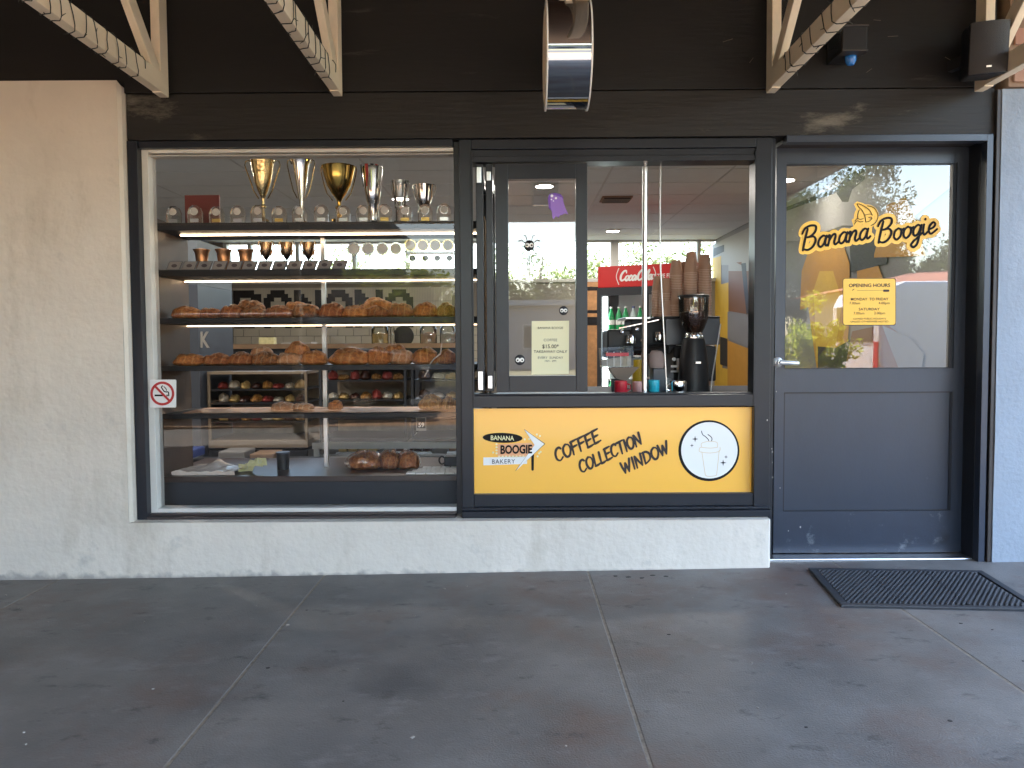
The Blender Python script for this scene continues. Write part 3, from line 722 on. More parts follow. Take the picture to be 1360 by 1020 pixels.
G0 = pf(YG); G1 = lift(G0, .0010); G2 = lift(G0, .0034)
script('Banana', 1066, 332, R(9.5), 14.2, 11.5, st, M_stickery, G1, 'backing')
script('Boogie', 1166.5, 322, R(9.5), 14.2, 11.5, st, M_stickery, G1, 'backing')
script('Banana', 1066, 332, R(9.5), 14.2, 2.9, st, M_ink, G2)
script('Boogie', 1166.5, 322, R(9.5), 14.2, 2.9, st, M_ink, G2)
MB().prism(ell(1150.5, 287.5, 16.5, 16, 40), .0009, G1).build('badge', M_stickery, st)
MB().prism([(1134,271),(1138,267.5),(1146,270),(1158,276),(1152,290),(1140,284)], .0009, lift(G1, -.0002)).build('badge', M_stickery, st)
MB().prism([(1131,292),(1136,288),(1145,292),(1146,304),(1134,303)], .0009, lift(G1, -.0004)).build('badge', M_stickery, st)
bd = MB(); LB = lift(G0, .0030)
bd.stroke([(1152,273.5),(1160,276),(1165,283),(1165.5,290),(1161,297),(1153,300.5),(1145,299)], 1.1, LB)
bd.stroke([(1141,279),(1139,284),(1139,291)], 1.1, LB)
bd.stroke([(1138,271),(1140,275),(1144,279),(1148,286),(1149.5,295)], 1.0, LB)
bd.stroke([(1138,271),(1142,271.5),(1149,275),(1155,280),(1158,286)], 1.0, LB)
bd.stroke([(1148,286),(1153,284.5),(1158,285)], .8, LB); bd.stroke([(1153.5,289),(1157,288.5),(1156,291)], .9, LB)
bd.stroke([(1149.5,295),(1154,294),(1158,290)], .8, LB)
bd.stroke([(1134,298),(1138,293.5),(1142,295),(1146,294)], .9, LB); bd.stroke([(1135,294),(1138,290.5),(1142,291.5),(1146,290.5)], .9, LB)
bd.build('badge_drawing', M_ink, st)
# opening hours notice
hs = thing('hours_notice', 'square yellow opening hours notice stuck on the door glass', 'notice', (PX(1155, YG), YG-.001, PZ(431, YG)))
def rrect(x0, y0, x1, y1, r, n=5):
    o = []
    for (a, b, q0_) in ((x1-r, y0+r, -90), (x1-r, y1-r, 0), (x0+r, y1-r, 90), (x0+r, y0+r, 180)):
        for i in range(n+1):
            q = R(q0_+90*i/n); o.append((a+r*math.cos(q), b+r*math.sin(q)))
    return o
MB().prism(rrect(1119.2, 369.6, 1189.8, 432.2, 3), .0010, G0).build('edge', M_inkb, hs)
MB().prism(rrect(1119.8, 370.2, 1189.0, 431.4, 3), .0018, G0).build('sheet', M_stickery, hs)
def ht(s, x, y, sz, w=1.0, b=0.0, al='CENTER'): text(s, 'print', M_inkb, tf(x, y, -.005, YG, .0024), sz, hs, bold=b, width=w, align=al)
ht('OPENING HOURS', 1154.5, 381.2, 6.4, 1.08, .02)
ht('MONDAY  TO FRIDAY', 1154.5, 399, 5.0, 1.0, .012)
ht('7.00am', 1135, 404.3, 4.8, 1.05); ht('4.00pm', 1174, 404.0, 4.8, 1.05)
ht('SATURDAY', 1154, 412.2, 4.8, 1.15, .012); ht('7.00am', 1140.5, 417.6, 4.8, 1.05); ht('2.00pm', 1168, 417.4, 4.8, 1.05)
ht('CLOSED PUBLIC HOLIDAYS', 1154.5, 424.4, 3.4, 1.05); ht('UNLESS OTHERWISE NOTED', 1154.5, 428.2, 3.4, 1.15)
bd = MB(); bd.stroke([(1132,385.5),(1134,384)], .9, lift(G0, .0022)); bd.stroke([(1138,386),(1172,385.5)], .35, lift(G0, .0022))
bd.prism(rrect(1172.5, 384.6, 1181, 387.6, 1.4), .0003, lift(G0, .0020)); bd.build('print', M_inkb, hs)

# ---- no smoking sticker on the window bead
YN = -.004; N0 = pf(YN)
nsk = thing('no_smoking_sign', 'small square white no smoking sticker with red ring on the left window edge', 'sign', (PX(216, YN), YN, PZ(541, YN)))
MB().prism(rrect(199, 504.2, 234.2, 541.2, 1.5), .0015, N0).build('plate', M_white, nsk)
NF = lift(N0, .0018)
MB().stroke(ell(215.8, 522.6, 14.3, 14.3, 20), 3.3, NF, closed=True, seg=3).build('ring', M_red, nsk)
bd = MB()
bd.prism([(205.6,524),(216.5,524),(216.5,526.3),(205.6,526.3)], .0005, NF); bd.prism([(221.3,524),(223,524),(223,526.3),(221.3,526.3)], .0005, NF)
bd.stroke([(216,512.5),(214.6,514.3),(216,516.5),(218,519.5),(220.5,520.5),(223.8,520.8),(224.3,525.5)], 1.5, lift(NF, .0002)); bd.stroke([(218,513.5),(220.5,516),(221.5,518.5)], 1.1, lift(NF, .0003))
bd.build('cigarette', M_ink, nsk)
MB().stroke([(206.2,512.8),(225.4,532.3)], 3.0, lift(NF, .0012)).build('slash', M_red, nsk)

# ---- yellow notice, ghost, spiders on the sash glass
YQ = .012; Q0 = pf(YQ)
nt_ = thing('coffee_price_notice', 'pale yellow takeaway coffee price sheet taped low on the sash glass', 'notice', (PX(731, YQ), YQ, PZ(498, YQ)))
MB().prism([(706.2,426.4),(755.8,426),(755.6,496.6),(706,497.6)], .0008, Q0).build('sheet', M_paper, nt_)
def nt2(s, y, sz, w=1.0, m_=M_darkgrey, b=0): text(s, 'print', m_, tf(731, y, 0, YQ, .0012), sz, nt_, width=w, bold=b)
nt2('BANANA BOOGIE', 437, 4.2, 1.0); nt2('COFFEE', 453.2, 4.8, 1.1); nt2('$15.00*', 462.4, 7.0, 1.0, M_ink, .01); nt2('TAKEAWAY ONLY', 468.6, 4.8, 1.1, M_ink, .01)
nt2('EVERY  SUNDAY', 476.4, 4.2, 1.1); nt2('7AM - 2PM', 480.6, 3.4, 1.0)
gh = thing('paper_ghost', 'purple paper ghost cut-out stuck high on the sash glass', 'decoration', (PX(738, YQ), YQ, PZ(290, YQ)))
MB().prism([(727.5,263),(730,257.5),(736,256),(744,257.5),(748,262),(746,280),(733,280),(729,277)], .0010, Q0).build('back_sheet', M_purpled, gh)
MB().prism([(731,261),(734,258.5),(741,260.5),(747,262.5),(750,274),(754.5,284.5),(750,283.5),(747,285.5),(743.5,286),(742,289.5),(739.5,287.5),(737.5,288),(735.5,291.5),(733.5,288.5),(733,283),(731.5,276)], .0020, Q0).build('front_sheet', M_purple, gh)
m = MB(); [m.prism(ell(a, b, c, c, 12), .0028, Q0) for a, b, c in ((733,260.2,1.9),(738.3,263.3,1.5),(732.4,265,1.0),(735,267,.8))]; m.build('eye', M_whitep, gh)
def spider(px, py, r, label, legs=True):
    t = thing('toy_spider', label, 'decoration', (PX(px, YQ), YQ, PZ(py, YQ)), 'googly eyed spiders on the sash glass')
    m = MB(); c = at(px, py, YQ-.006); rr_ = PW(r, YQ)
    m.lathe([(rr_*math.sin(math.pi*i/8)+1e-6, -rr_*.5*math.cos(math.pi*i/8)) for i in range(9)], c, 20, MY); m.build('body', M_plastic if legs else M_darkgrey, t, smooth=True)
    for s in (-1, 1):
        m = MB(); e = Vector((c.x+s*rr_*.38, c.y-rr_*.5, c.z)); m.lathe([(rr_*.42, 0), (rr_*.42, .0015), (.0001, .002)], e, 14, MY); ey = m.build('eye', M_whitep, t)
        MB().lathe([(rr_*.17, 0), (rr_*.17, .0008), (.0001, .001)], e+Vector((rr_*.06*s, -.002, -rr_*.05)), 10, MY).build('pupil', M_ink, ey)
    if legs:
        for s in (-1, 1):
            for k in range(4):
                a = R(62-k*38); L = rr_*2.1
                p = [c+Vector((s*rr_*.7*math.cos(a), 0, rr_*.7*math.sin(a))), c+Vector((s*L*.75*math.cos(a*1.05), -.004, L*.75*math.sin(a*1.05)+rr_*.35)), c+Vector((s*L*1.05*math.cos(a), 0, L*1.0*math.sin(a)))]
                MB().tube(p, .0016, 5).build('leg', M_plastic, t)
spider(703, 326, 7, 'black googly-eyed spider with bent legs on the sash glass below the ghost')
spider(748.5, 412.5, 6.0, 'small googly-eyed spider just above the right of the price sheet', False)
spider(690.5, 478, 7.0, 'round googly-eyed grey bug at the left of the price sheet', False)

# ---- wall boxes
sb = thing('wall_sensor', 'black vented box with blue glass lens mounted above the door', 'sensor', (PX(1130, -.2, 60), -.15, PZ(80, -.2, 1130)))
bx0, bx1, bz0, bz1 = PX(1119, -.26, 60), PX(1152, -.26, 60), PZ(67, -.26, 1130), PZ(34, -.26, 1130)
B(bx0, bx1, -.26, -.068, bz0, bz1).build('housing', M_plastic, sb, bev=.004)
B(bx0-.003, bx1+.004, -.266, -.2, bz1-.004, bz1+.004).build('top_lip', M_jamb, sb, bev=.001)
B(bx0-.002, bx1+.002, -.266, -.2, bz0-.004, bz0+.004).build('bottom_lip', M_jamb, sb, bev=.001)
for k in range(9):
    z = bz0+.018+k*(bz1-bz0-.03)/8; B(bx0-.004, bx0, -.235, -.10, z, z+.0035).build('vent_rib', M_darkgrey, sb)
MB().lathe([(.0001, -.035), (.016, -.030), (.024, -.015), (.026, 0), (.026, .01)], (PX(1131, -.2, 76), -.19, bz0-.012), 20).build('lens', M_blue, sb, smooth=True)
sp = thing('wall_speaker', 'charcoal box loudspeaker on the black wall above the right of the door', 'speaker', (PX(1312, -.35, 60), -.3, PZ(98, -.3, 1312)))
c = at(1314, 63, -.33); M_ = Matrix.Translation(c) @ Matrix.Rotation(R(-16), 4, 'Z') @ Matrix.Rotation(R(7), 4, 'X')
B(-.082, .082, .0, .17, -.115, .115, M_).build('cabinet', M_plastic, sp, bev=.012)
m = MB()
for i in range(-6, 7):
    for j in (-1, 1): m.v.append(M_ @ Vector((i/6*.078, -.018*(1-(i/6)**2)-.003, j*.112)))
m.f = [(2*i, 2*i+2, 2*i+3, 2*i+1) for i in range(12)] ; m.add([M_ @ Vector((-.078, 0, .112)), M_ @ Vector((.078, 0, .112))], []); n_ = len(m.v)
m.f += [tuple([2*i+1 for i in range(13)]+[]), tuple([2*i for i in range(12, -1, -1)])]
m.build('grille', M_speaker, sp)
B(-.013, .008, -.0225, -.018, -.088, -.080, M_).build('maker_badge', M_alu, sp)
m = MB(); m.bar(M_ @ Vector((0, .12, 0)), (c.x-.04, -.067, c.z), .03, .05); m.build('wall_arm', M_plastic, sp)

# ---- rubber door mat
mt_ = thing('door_mat', 'black rubber door mat with raised knobs lying askew outside the door', 'mat', (PX(1230, -.5), -.55, gz(2)))
def onground(px, py):
    d = fwd+r2*((px-680)/F_PX)-u2*((py-510)/F_PX); t = 3.0
    for _ in range(20): p = CAM+d*t; t -= (p.z-gz(p.x)-.004)/d.z
    return CAM+d*t
A_, B_, C_ = onground(1073.5, 756), onground(1304, 759.5), onground(1121, 806)
eu = B_-A_; ev = C_-A_; Lu, Lv = eu.length, ev.length; eu.normalize(); ev.normalize()
# keep it a true rectangle
ev = Vector((eu.y, -eu.x, 0)).normalized() if Vector((eu.y, -eu.x, 0)).dot(ev) > 0 else -Vector((eu.y, -eu.x, 0)).normalized()
Lv = ev.dot(C_-A_)
def mf(u, v, w): 
    p = A_+eu*u+ev*v; return Vector((p.x, p.y, gz(p.x)+w))
MB().prism([(0,0),(Lu,0),(Lu,Lv),(0,Lv)], .006, mf).build('base_sheet', M_rubber, mt_)
m = MB()
for (a, b, c, d) in ((0,Lu,0,.032),(0,Lu,Lv-.032,Lv),(0,.032,.032,Lv-.032),(Lu-.032,Lu,.032,Lv-.032),(Lu*.33-.004,Lu*.33+.004,.032,Lv-.032),(Lu*.66-.004,Lu*.66+.004,.032,Lv-.032)):
    m.prism([(a,b) for a,b in ((a,c),(b,c),(b,d),(a,d))], .0125, mf)
m.build('border', M_rubber, mt_, bev=.003)
m = MB(); nu, nv = int((Lu-.07)/.021), int((Lv-.07)/.0182); o_ = []
for j in range(nv):
    for i in range(nu):
        u = .042+i*.021+(j % 2)*.0105; v = .042+j*.0182
        if u > Lu-.036: continue
        vs = []
        for (r__, h) in ((.0092, .005), (.0080, .0115), (.0045, .0145)):
            for k in range(6): vs.append(mf(u+r__*math.cos(k*math.pi/3), v+r__*math.sin(k*math.pi/3), h))
        fs = [(a*6+k, a*6+(k+1) % 6, (a+1)*6+(k+1) % 6, (a+1)*6+k) for a in range(2) for k in range(6)]+[tuple(12+k for k in range(6))]
        m.add(vs, fs)
o = m.build('rubber_knobs', M_rubber, mt_, smooth=True, kind='stuff')
# litter flecks on the footpath
lt = MB(); rr = random.Random(3)
for i in range(60):
    x = rr.uniform(-2.4, 2.6); y = rr.uniform(-2.9, -.2); s = rr.uniform(.0015, .0045)*(1.7 if i % 9 == 0 else 1)
    a = rr.uniform(0, 6.3); mm = Matrix.Translation((x, y, gz(x)+.0015)) @ Matrix.Rotation(a, 4, 'Z'); lt.box(-s, s, -s*.5, s*.5, -.001, .0015, mm)
tag(lt.build('path_litter', mat('pale_crumb', (.38,.34,.30), .8)), 'tiny pale crumbs and grit scattered over the dark footpath', 'litter', kind='stuff')

rr = random.Random(8)
for (px, py) in ((1025,596),(1026,600),(1026,614),(1026,634),(1036,648),(1047,705),(1063,700),(1031,520),(1019,558)):
    p = at(px, py, YD if px > 1028 else -.02); s_ = rr.uniform(.0015, .003)
    B(p.x-s_, p.x+s_, p.y-.0012, p.y+.0004, p.z-s_*1.6, p.z+s_*1.6).build('paint_chip', M_murwhite, dt if px > 1028 else sv)
sp_ = MB()
for i in range(20):
    x = rr.uniform(-2.3, 2.5); y = rr.uniform(-2.6, -.16); r__ = rr.uniform(.003, .008)
    if i < 5: x, y, r__ = (.48+.06*i, -.20-.02*(i % 3), .013)
    sp_.prism([(x+r__*rr.uniform(.7,1.1)*math.cos(q*.785), y+r__*.8*rr.uniform(.7,1.1)*math.sin(q*.785)) for q in range(8)], .0010, lambda u, v, w: Vector((u, v, gz(u)+.0004+w)))
tag(sp_.build('gum_spots', mat('old_gum_spot', (.045,.042,.040), .8)), 'flattened dark gum spots and drips on the concrete footpath', 'stain', kind='stuff')

# ================================================================== shop interior shell
IX0, IX1, IY1, IZ = -5.6, 3.03, 8.25, 2.70
fl = B(IX0, IX1, .20, IY1, -.1, .03).build('shop_floor', M_intfloor); tag(fl, kind='structure')
ce = structure('ceiling')
B(IX0, IX1, .135, IY1, IZ+.012, IZ+.08).build('ceiling_backing', M_grid, ce)
tile_me = None; nx, ny = 8, 13; tx, ty = (IX1-IX0)/nx, (IY1-.14)/ny
for i in range(nx):
    for j in range(ny):
        if tile_me is None:
            o = B(0, tx-.022, 0, ty-.022, 0, .012).build('ceiling_panel', M_ceil, None); tile_me = o.data; o.location = (0, 0, 0); o.parent = ce
            off = Vector(((tx-.022)/2, (ty-.022)/2, 0))
        else:
            o = bpy.data.objects.new('ceiling_panel', tile_me); COL.objects.link(o); o.parent = ce
        o.location = Vector((IX0+i*tx+.011, .14+j*ty+.011, IZ-.004)) + off
m = MB()
for i in range(1, nx): m.box(IX0+i*tx-.011, IX0+i*tx+.011, .14, IY1, IZ, IZ+.011)
for j in range(1, ny): m.box(IX0, IX1, .14+j*ty-.011, .14+j*ty+.011, IZ, IZ+.010)
m.build('ceiling_grid', M_grid, ce)
lwl = B(IX0-.1, IX0, .13, IY1, 0, IZ+.08).build('side_wall', M_int); tag(lwl, 'plain tan left side wall of the shop interior', 'wall')
# back wall: tiled up to a clerestory window
zs = PZ(376, IY1-.05, 500)
bkw = thing('tiled_back_wall', 'cream tiled back wall spelling Banana in black mosaic under a bright strip window', 'wall', (-1, IY1, 0))
B(IX0, IX1, IY1, IY1+.15, 0, zs).build('wall_core', M_grout, bkw)
B(IX0, PX(300, IY1), IY1-.02, IY1+.15, zs, IZ+.02).build('wall_core', M_int, bkw)
tw, th = .238, .118; cnt = 0; tm = None
xa, xb = PX(262, IY1), PX(615, IY1)
row = 0; z = zs-.30
mt_list = []
for row in range(14):
    z = PZ(434, IY1)-row*th
    if z < .6: break
    x = xa-(tw/2 if row % 2 else 0)
    while x < xb+.2 and cnt < 230:
        if tm is None:
            o = B(0, tw-.008, 0, .014, 0, th-.008).build('wall_tile', M_tile, None, bev=.002); o.parent = bkw; tm = o; toff = Vector(((tw-.008)/2, .007, 0))
        else: o = tm.copy(); COL.objects.link(o); o.parent = bkw
        o.location = Vector((x, IY1-.014, z-th)) + toff - bkw.location
        x += tw; cnt += 1
# finger mosaic field with stepped black letters
za, zb_ = PZ(436, IY1), zs-.06
m = MB(); x = PX(309, IY1); k = 0
while x < PX(600, IY1):
    for q in range(3): m.box(x, x+.021, IY1-.010, IY1, za+q*(zb_-za)/3+.002, za+(q+1)*(zb_-za)/3-.002)
    x += .0245
m.build('mosaic_fingers', M_tile, bkw, kind='stuff')
GL = {'B': ['######..','########','##...###','##....##','##...###','#######.','##...###','##....##','########','######..'],
      'A': ['..####..','.######.','###..###','##....##','##....##','##....##','########','##....##','##....##','##....##'],
      'N': ['##....##','###...##','####..##','#####.##','##.#####','##..####','##...###','##....##','##....##','##....##']}
hp = PW(5.0, IY1)
for i, ch in enumerate('BANANA'):
    gx = PX(311.5+i*40.2, IY1); gzt = PZ(385, IY1, 440); m = MB()
    for r_, rowt in enumerate(GL[ch]):
        c0 = None
        for c_, q in enumerate(rowt+'.'):
            if q == '#' and c0 is None: c0 = c_
            if q != '#' and c0 is not None:
                m.box(gx+c0*hp*.93, gx+c_*hp*.93, IY1-.016, IY1-.002, gzt-(r_+1)*hp, gzt-r_*hp); c0 = None
    m.build('mosaic_letter', M_blacktile, bkw)
B(PX(300, IY1-.1), PX(308, IY1-.1), IY1-.12, IY1-.02, .8, zs).build('corner_trim', M_blacktile, bkw)
# orange tiled bay with black bands, left of the fridge
ob = [(782, 806, 370, 381, M_orangetile), (782, 806, 386, 412, M_orangetile), (782, 806, 416, 421, M_orangetile), (782, 806, 432, 560, M_orangetile), (782, 806, 381, 386, M_blacktile), (782, 806, 412, 416, M_blacktile), (782, 806, 421, 432, M_blacktile)]
for a, b, c, d, mm_ in ob: B(PX(a-4, IY1), PX(b+60, IY1), IY1-.03, IY1-.001, PZ(d, IY1, a), PZ(c, IY1, a)-.004).build('tile_band', mm_, bkw)
# strip window
cw = thing('strip_window', 'long bright window strip high along the back wall of the shop', 'window', (0, IY1, zs))
B(PX(300, IY1)-.0, IX1, IY1-.04, IY1+.1, zs, zs+.05).build('window_sill', M_whiteframe, cw)
B(PX(300, IY1), IX1, IY1-.03, IY1+.1, IZ-.03, IZ+.012).build('window_head', M_whiteframe, cw)
for a in (300, 332, 395, 470, 540, 612, 700, 811, 925, 985):
    w_ = .055 if a != 811 else .12
    B(PX(a, IY1), PX(a, IY1)+w_, IY1-.03, IY1+.08, zs+.05, IZ-.03).build('mullion', M_whiteframe, cw)
MB().add([(PX(300, IY1), IY1+.05, zs+.05), (IX1, IY1+.05, zs+.05), (IX1, IY1+.05, IZ-.03), (PX(300, IY1), IY1+.05, IZ-.03)], [(0, 1, 2, 3)]).build('pane', M_glass, cw)
m = MB()
for i in range(26): m.box(PX(672, IY1)+i*.02, PX(672, IY1)+i*.02+.012, IY1-.06, IY1-.045, PZ(352, IY1), PZ(327, IY1))
tag(m.build('slatted_blind', M_grey), 'short grey slatted blind hanging in the strip window behind the spider', 'blind')
# right side wall with painted mural
mw = thing('mural_wall', 'right interior wall painted with big orange, yellow and grey letter shapes', 'wall', (IX1, 4, 0))
B(IX1, IX1+.1, .16, IY1, 0, IZ+.08).build('wall_face', M_murgrey, mw)
def onx(px, py, w=0):
    d = fwd+r2*((px-680)/F_PX)-u2*((py-510)/F_PX); p = CAM+d*((IX1-CAM.x)/d.x); return Vector((IX1-.002-w, p.y, p.z))
mz = [0]
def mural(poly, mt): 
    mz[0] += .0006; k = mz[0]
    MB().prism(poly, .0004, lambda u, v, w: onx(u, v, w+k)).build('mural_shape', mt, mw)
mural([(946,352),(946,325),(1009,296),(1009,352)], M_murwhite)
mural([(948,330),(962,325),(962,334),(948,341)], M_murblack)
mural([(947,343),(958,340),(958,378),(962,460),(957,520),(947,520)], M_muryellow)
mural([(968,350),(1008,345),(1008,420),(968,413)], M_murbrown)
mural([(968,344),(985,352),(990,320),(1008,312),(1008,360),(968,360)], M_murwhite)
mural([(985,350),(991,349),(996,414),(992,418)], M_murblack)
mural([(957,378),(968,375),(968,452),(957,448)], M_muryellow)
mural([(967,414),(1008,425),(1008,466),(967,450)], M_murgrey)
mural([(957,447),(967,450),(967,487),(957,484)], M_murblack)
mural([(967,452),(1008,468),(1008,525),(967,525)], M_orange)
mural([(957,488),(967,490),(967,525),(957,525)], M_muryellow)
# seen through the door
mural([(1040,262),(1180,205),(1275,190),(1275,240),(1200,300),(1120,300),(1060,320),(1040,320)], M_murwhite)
mural([(1046,275),(1114,248),(1128,232),(1150,222),(1150,238),(1133,252),(1128,268),(1120,268),(1112,256),(1046,280)], M_murblack)  # black band carries the roof edge mirrored in the door glass
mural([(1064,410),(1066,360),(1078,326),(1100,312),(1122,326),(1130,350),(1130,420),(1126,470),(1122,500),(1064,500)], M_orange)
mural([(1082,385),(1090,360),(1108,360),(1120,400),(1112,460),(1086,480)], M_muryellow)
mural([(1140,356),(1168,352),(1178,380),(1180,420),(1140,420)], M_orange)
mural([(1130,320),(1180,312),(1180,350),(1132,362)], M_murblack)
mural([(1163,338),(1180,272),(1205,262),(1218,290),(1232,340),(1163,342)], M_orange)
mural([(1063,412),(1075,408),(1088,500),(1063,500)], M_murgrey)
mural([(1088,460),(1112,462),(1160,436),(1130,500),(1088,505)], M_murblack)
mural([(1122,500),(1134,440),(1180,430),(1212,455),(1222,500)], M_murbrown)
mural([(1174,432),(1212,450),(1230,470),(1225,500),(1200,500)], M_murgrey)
# light fittings on the ceiling
def downlight(px, py, label, e=14):
    d = fwd+r2*((px-680)/F_PX)-u2*((py-510)/F_PX); p = CAM+d*((IZ-.006-CAM.z)/d.z)
    t = thing('downlight', label, 'ceiling light', (p.x, p.y, IZ-.012), 'lit ceiling lights in the shop')
    MB().lathe([(.085, -.008), (.10, -.004), (.10, .006)], t.location, 24).build('rim', M_white, t)
    MB().lathe([(.0001, -.009), (.083, -.009), (.083, -.004)], t.location, 24).build('lamp_disc', M_led2, t)
    ld = bpy.data.lights.new('downlight_lamp', 'AREA'); ld.shape = 'DISK'; ld.size = .16; ld.energy = e; ld.color = (1, .94, .86)
    lo = bpy.data.objects.new('downlight_lamp', ld); COL.objects.link(lo); lo.location = (0, 0, -.014); lo.parent = t
downlight(723, 246, 'lit round downlight above the face-on sash', 2.6)
downlight(814, 306, 'lit round downlight far back beside the fridge', 2.6)
downlight(1043, 238, 'lit round downlight at the left edge of the door glass', .8)
for (x, y, lb) in ((-1.9, 1.6, 'lit round downlight over the trophy shelf'), (-3.6, 3.6, 'lit round downlight over the left display cabinet'), (-1.2, 4.6, 'lit round downlight over the middle of the shop'), (1.6, 1.5, 'lit round downlight over the coffee machine'), (-3.2, 1.4, 'lit round downlight over the left end of the shelves')):
    t = thing('downlight', lb, 'ceiling light', (x, y, IZ-.012), 'lit ceiling lights in the shop')
    MB().lathe([(.085, -.008), (.10, -.004), (.10, .006)], t.location, 24).build('rim', M_white, t)
    MB().lathe([(.0001, -.009), (.083, -.009), (.083, -.004)], t.location, 24).build('lamp_disc', M_led2, t)
    ld = bpy.data.lights.new('downlight_lamp', 'AREA'); ld.shape = 'DISK'; ld.size = .16; ld.energy = 2.3; ld.color = (1, .93, .84)
    lo = bpy.data.objects.new('downlight_lamp', ld); COL.objects.link(lo); lo.location = (0, 0, -.014); lo.parent = t
def onceil(px, py):
    d = fwd+r2*((px-680)/F_PX)-u2*((py-510)/F_PX); p = CAM+d*((IZ-.006-CAM.z)/d.z); return p
p = onceil(818, 264); vt = thing('ceiling_vent', 'brown metal air vent in the white ceiling between sash and chrome pole', 'vent', (p.x, p.y, IZ-.02))
B(p.x-.16, p.x+.16, p.y-.16, p.y+.16, IZ-.018, IZ-.005).build('vent_frame', M_soffit, vt)
for k in range(8):
    y = p.y-.13+k*.034; m = MB(); m.bar((p.x-.14, y, IZ-.024), (p.x+.14, y, IZ-.024), .003, .026, Vector((0, .7, .7))); m.build('slat', M_murwhite if k % 2 else M_jamb, vt)
ltb = B(PX(1044, 1.2), 3.0, 1.0, 1.06, 2.42, 2.46).build('light_tube', mat('door_light_tube', (1,1,1), .5, emis=(1,.95,.85), estr=.5)); 
tag(ltb, 'thin lit light tube running behind the top of the door glass', 'light')

# ================================================================== bread rack and counter behind the window
YR0, YR1 = .24, .64
rx0, rx1 = PX(207, YR0, 430), PX(640, YR0, 430)
rk = thing('bread_rack', 'tall dark shelving rack with lit shelves of trophies and bread behind the window', 'shelving', ((rx0+rx1)/2, YR0, .4))
SH = []
for (pa, pb) in ((295, 305), (357.5, 366), (421.5, 429), (485, 492), (549, 555.5)):
    z1, z0 = PZ(pa, YR0, 400), PZ(pb, YR0, 400); SH.append(z1)
    B(rx0+.02, rx1, YR0, YR1, z0, z1).build('shelf', M_rack, rk, bev=.0015)
B(rx0, rx0+.02, YR0, YR1, PZ(632, YR0), PZ(287, YR0)).build('side_panel', M_racktrim, rk)
B(rx1, rx1+.02, YR0, YR1, PZ(632, YR0), PZ(287, YR0)).build('side_panel', M_wood, rk)
B(PX(428.5, YR1-.06), PX(433.5, YR1-.06), YR1-.07, YR1-.04, PZ(632, YR0), SH[0]-.04).build('upright', M_steel, rk)
ledm = [M_led, M_led, mat('dim_led_strip', (.8,.6,.4), .5, emis=(1,.72,.45), estr=.5)]
for k, (py, yy, a, b) in enumerate(((311.5, .40, 242, 640), (373, .56, 246, 640), (432.5, .60, 246, 640))):
    z = PZ(py, yy, 400); zt_ = [PZ(305, YR0, 400), PZ(366, YR0, 400), PZ(429, YR0, 400)][k]
    B(PX(a, yy, 400), PX(b, yy, 400)-.02, yy-.003, yy+.003, z-.003, z+.004).build('led_strip', ledm[k], rk)
    B(PX(a, yy, 400), PX(b, yy, 400)-.02, yy-.006, yy+.006, z+.0045, zt_-.001).build('led_channel', M_alu, rk)
zc = PZ(632, YR0, 400)
ct = thing('window_counter', 'dark counter along the inside of the shop window', 'counter', ((rx0+rx1)/2, YR0, .2))
M_ctop = mat('brown_black_worktop', (.045,.028,.022), .34, var=.2)
B(rx0-.03, rx1+.02, YR0-.01, .95, zc-.03, zc).build('worktop', M_ctop, ct, bev=.002)
B(rx0-.03, rx1+.02, YR0, .9, .03, zc-.031).build('front_panel', M_darkgrey, ct)

# ---- loaves
def loaf_mesh(kind, seed):
    rr = random.Random(seed); nu, nv = 28, 16; vs = []; fs = []
    for j in range(nv+1):
        th_ = math.pi*j/nv
        for i in range(nu):
            ph = 2*math.pi*i/nu
            d = Vector((math.sin(th_)*math.cos(ph), math.sin(th_)*math.sin(ph), math.cos(th_)))
            x, y, z = d
            if kind == 'long': x = math.copysign(abs(x)**.8, x)
            z = z*1.0 if z > 0 else z*.55
            n1 = noise.noise(d*1.6+Vector((seed, 0, 0)))*.16 + noise.noise(d*4+Vector((0, seed, 0)))*.06
            s = 1+n1
            if z > 0.1:     # knife splits along the top
                k = {'round': 2.2, 'long': 4.2, 'bun': 1.2, 'crumbly': 5.5}[kind]
                sp_ = math.sin(x*k*2.2+y*2+seed); s -= .16*max(0, sp_-.72)/.28*max(0, z)
            if kind == 'crumbly': s += noise.noise(d*7+Vector((seed,)*3))*.14
            vs.append((x*s, y*s, (z*s+.38)/1.38))
    for j in range(nv):
        for i in range(nu):
            a = j*nu+i; b = j*nu+(i+1) % nu; fs.append((a, a+nu, b+nu, b))
    mb = MB(); mb.add(vs, fs); return mb
LM = {}
def loaf(px0, px1, ptop, z0, kind, mt, label, group, Y=.37, seed=0, rot=0, tilt=0, cat='bread', name='bread_loaf'):
    key = (kind, seed % 4, mt.name)
    if key not in LM:
        me = loaf_mesh(kind, seed % 4+1).mesh(name, Vector((0, 0, 0)), True); me.materials.append(mt); LM[key] = me
    w = PX(px1, Y, 440)-PX(px0, Y, 440); xc = (PX(px1, Y, 440)+PX(px0, Y, 440))/2; zt_ = PZ(ptop, Y, (px0+px1)/2)
    o = bpy.data.objects.new(name, LM[key]); COL.objects.link(o); h = max(.03, zt_-z0)
    o.location = (xc, Y, z0+(.004 if tilt else 0)); o.scale = (w/2*1.10, min(w/2*.95, .10), h*(1.16 if not tilt else .85)); o.rotation_euler = (0, R(tilt), R(rot))
    tag(o, label, cat, group); return o
G3, G4, G5 = 'loaves on the upper bread shelf', 'loaves on the lower bread shelf', 'buns on the paper lined shelf'
s3, s4, s5 = SH[2], SH[3], SH[4]
bk = BREAD
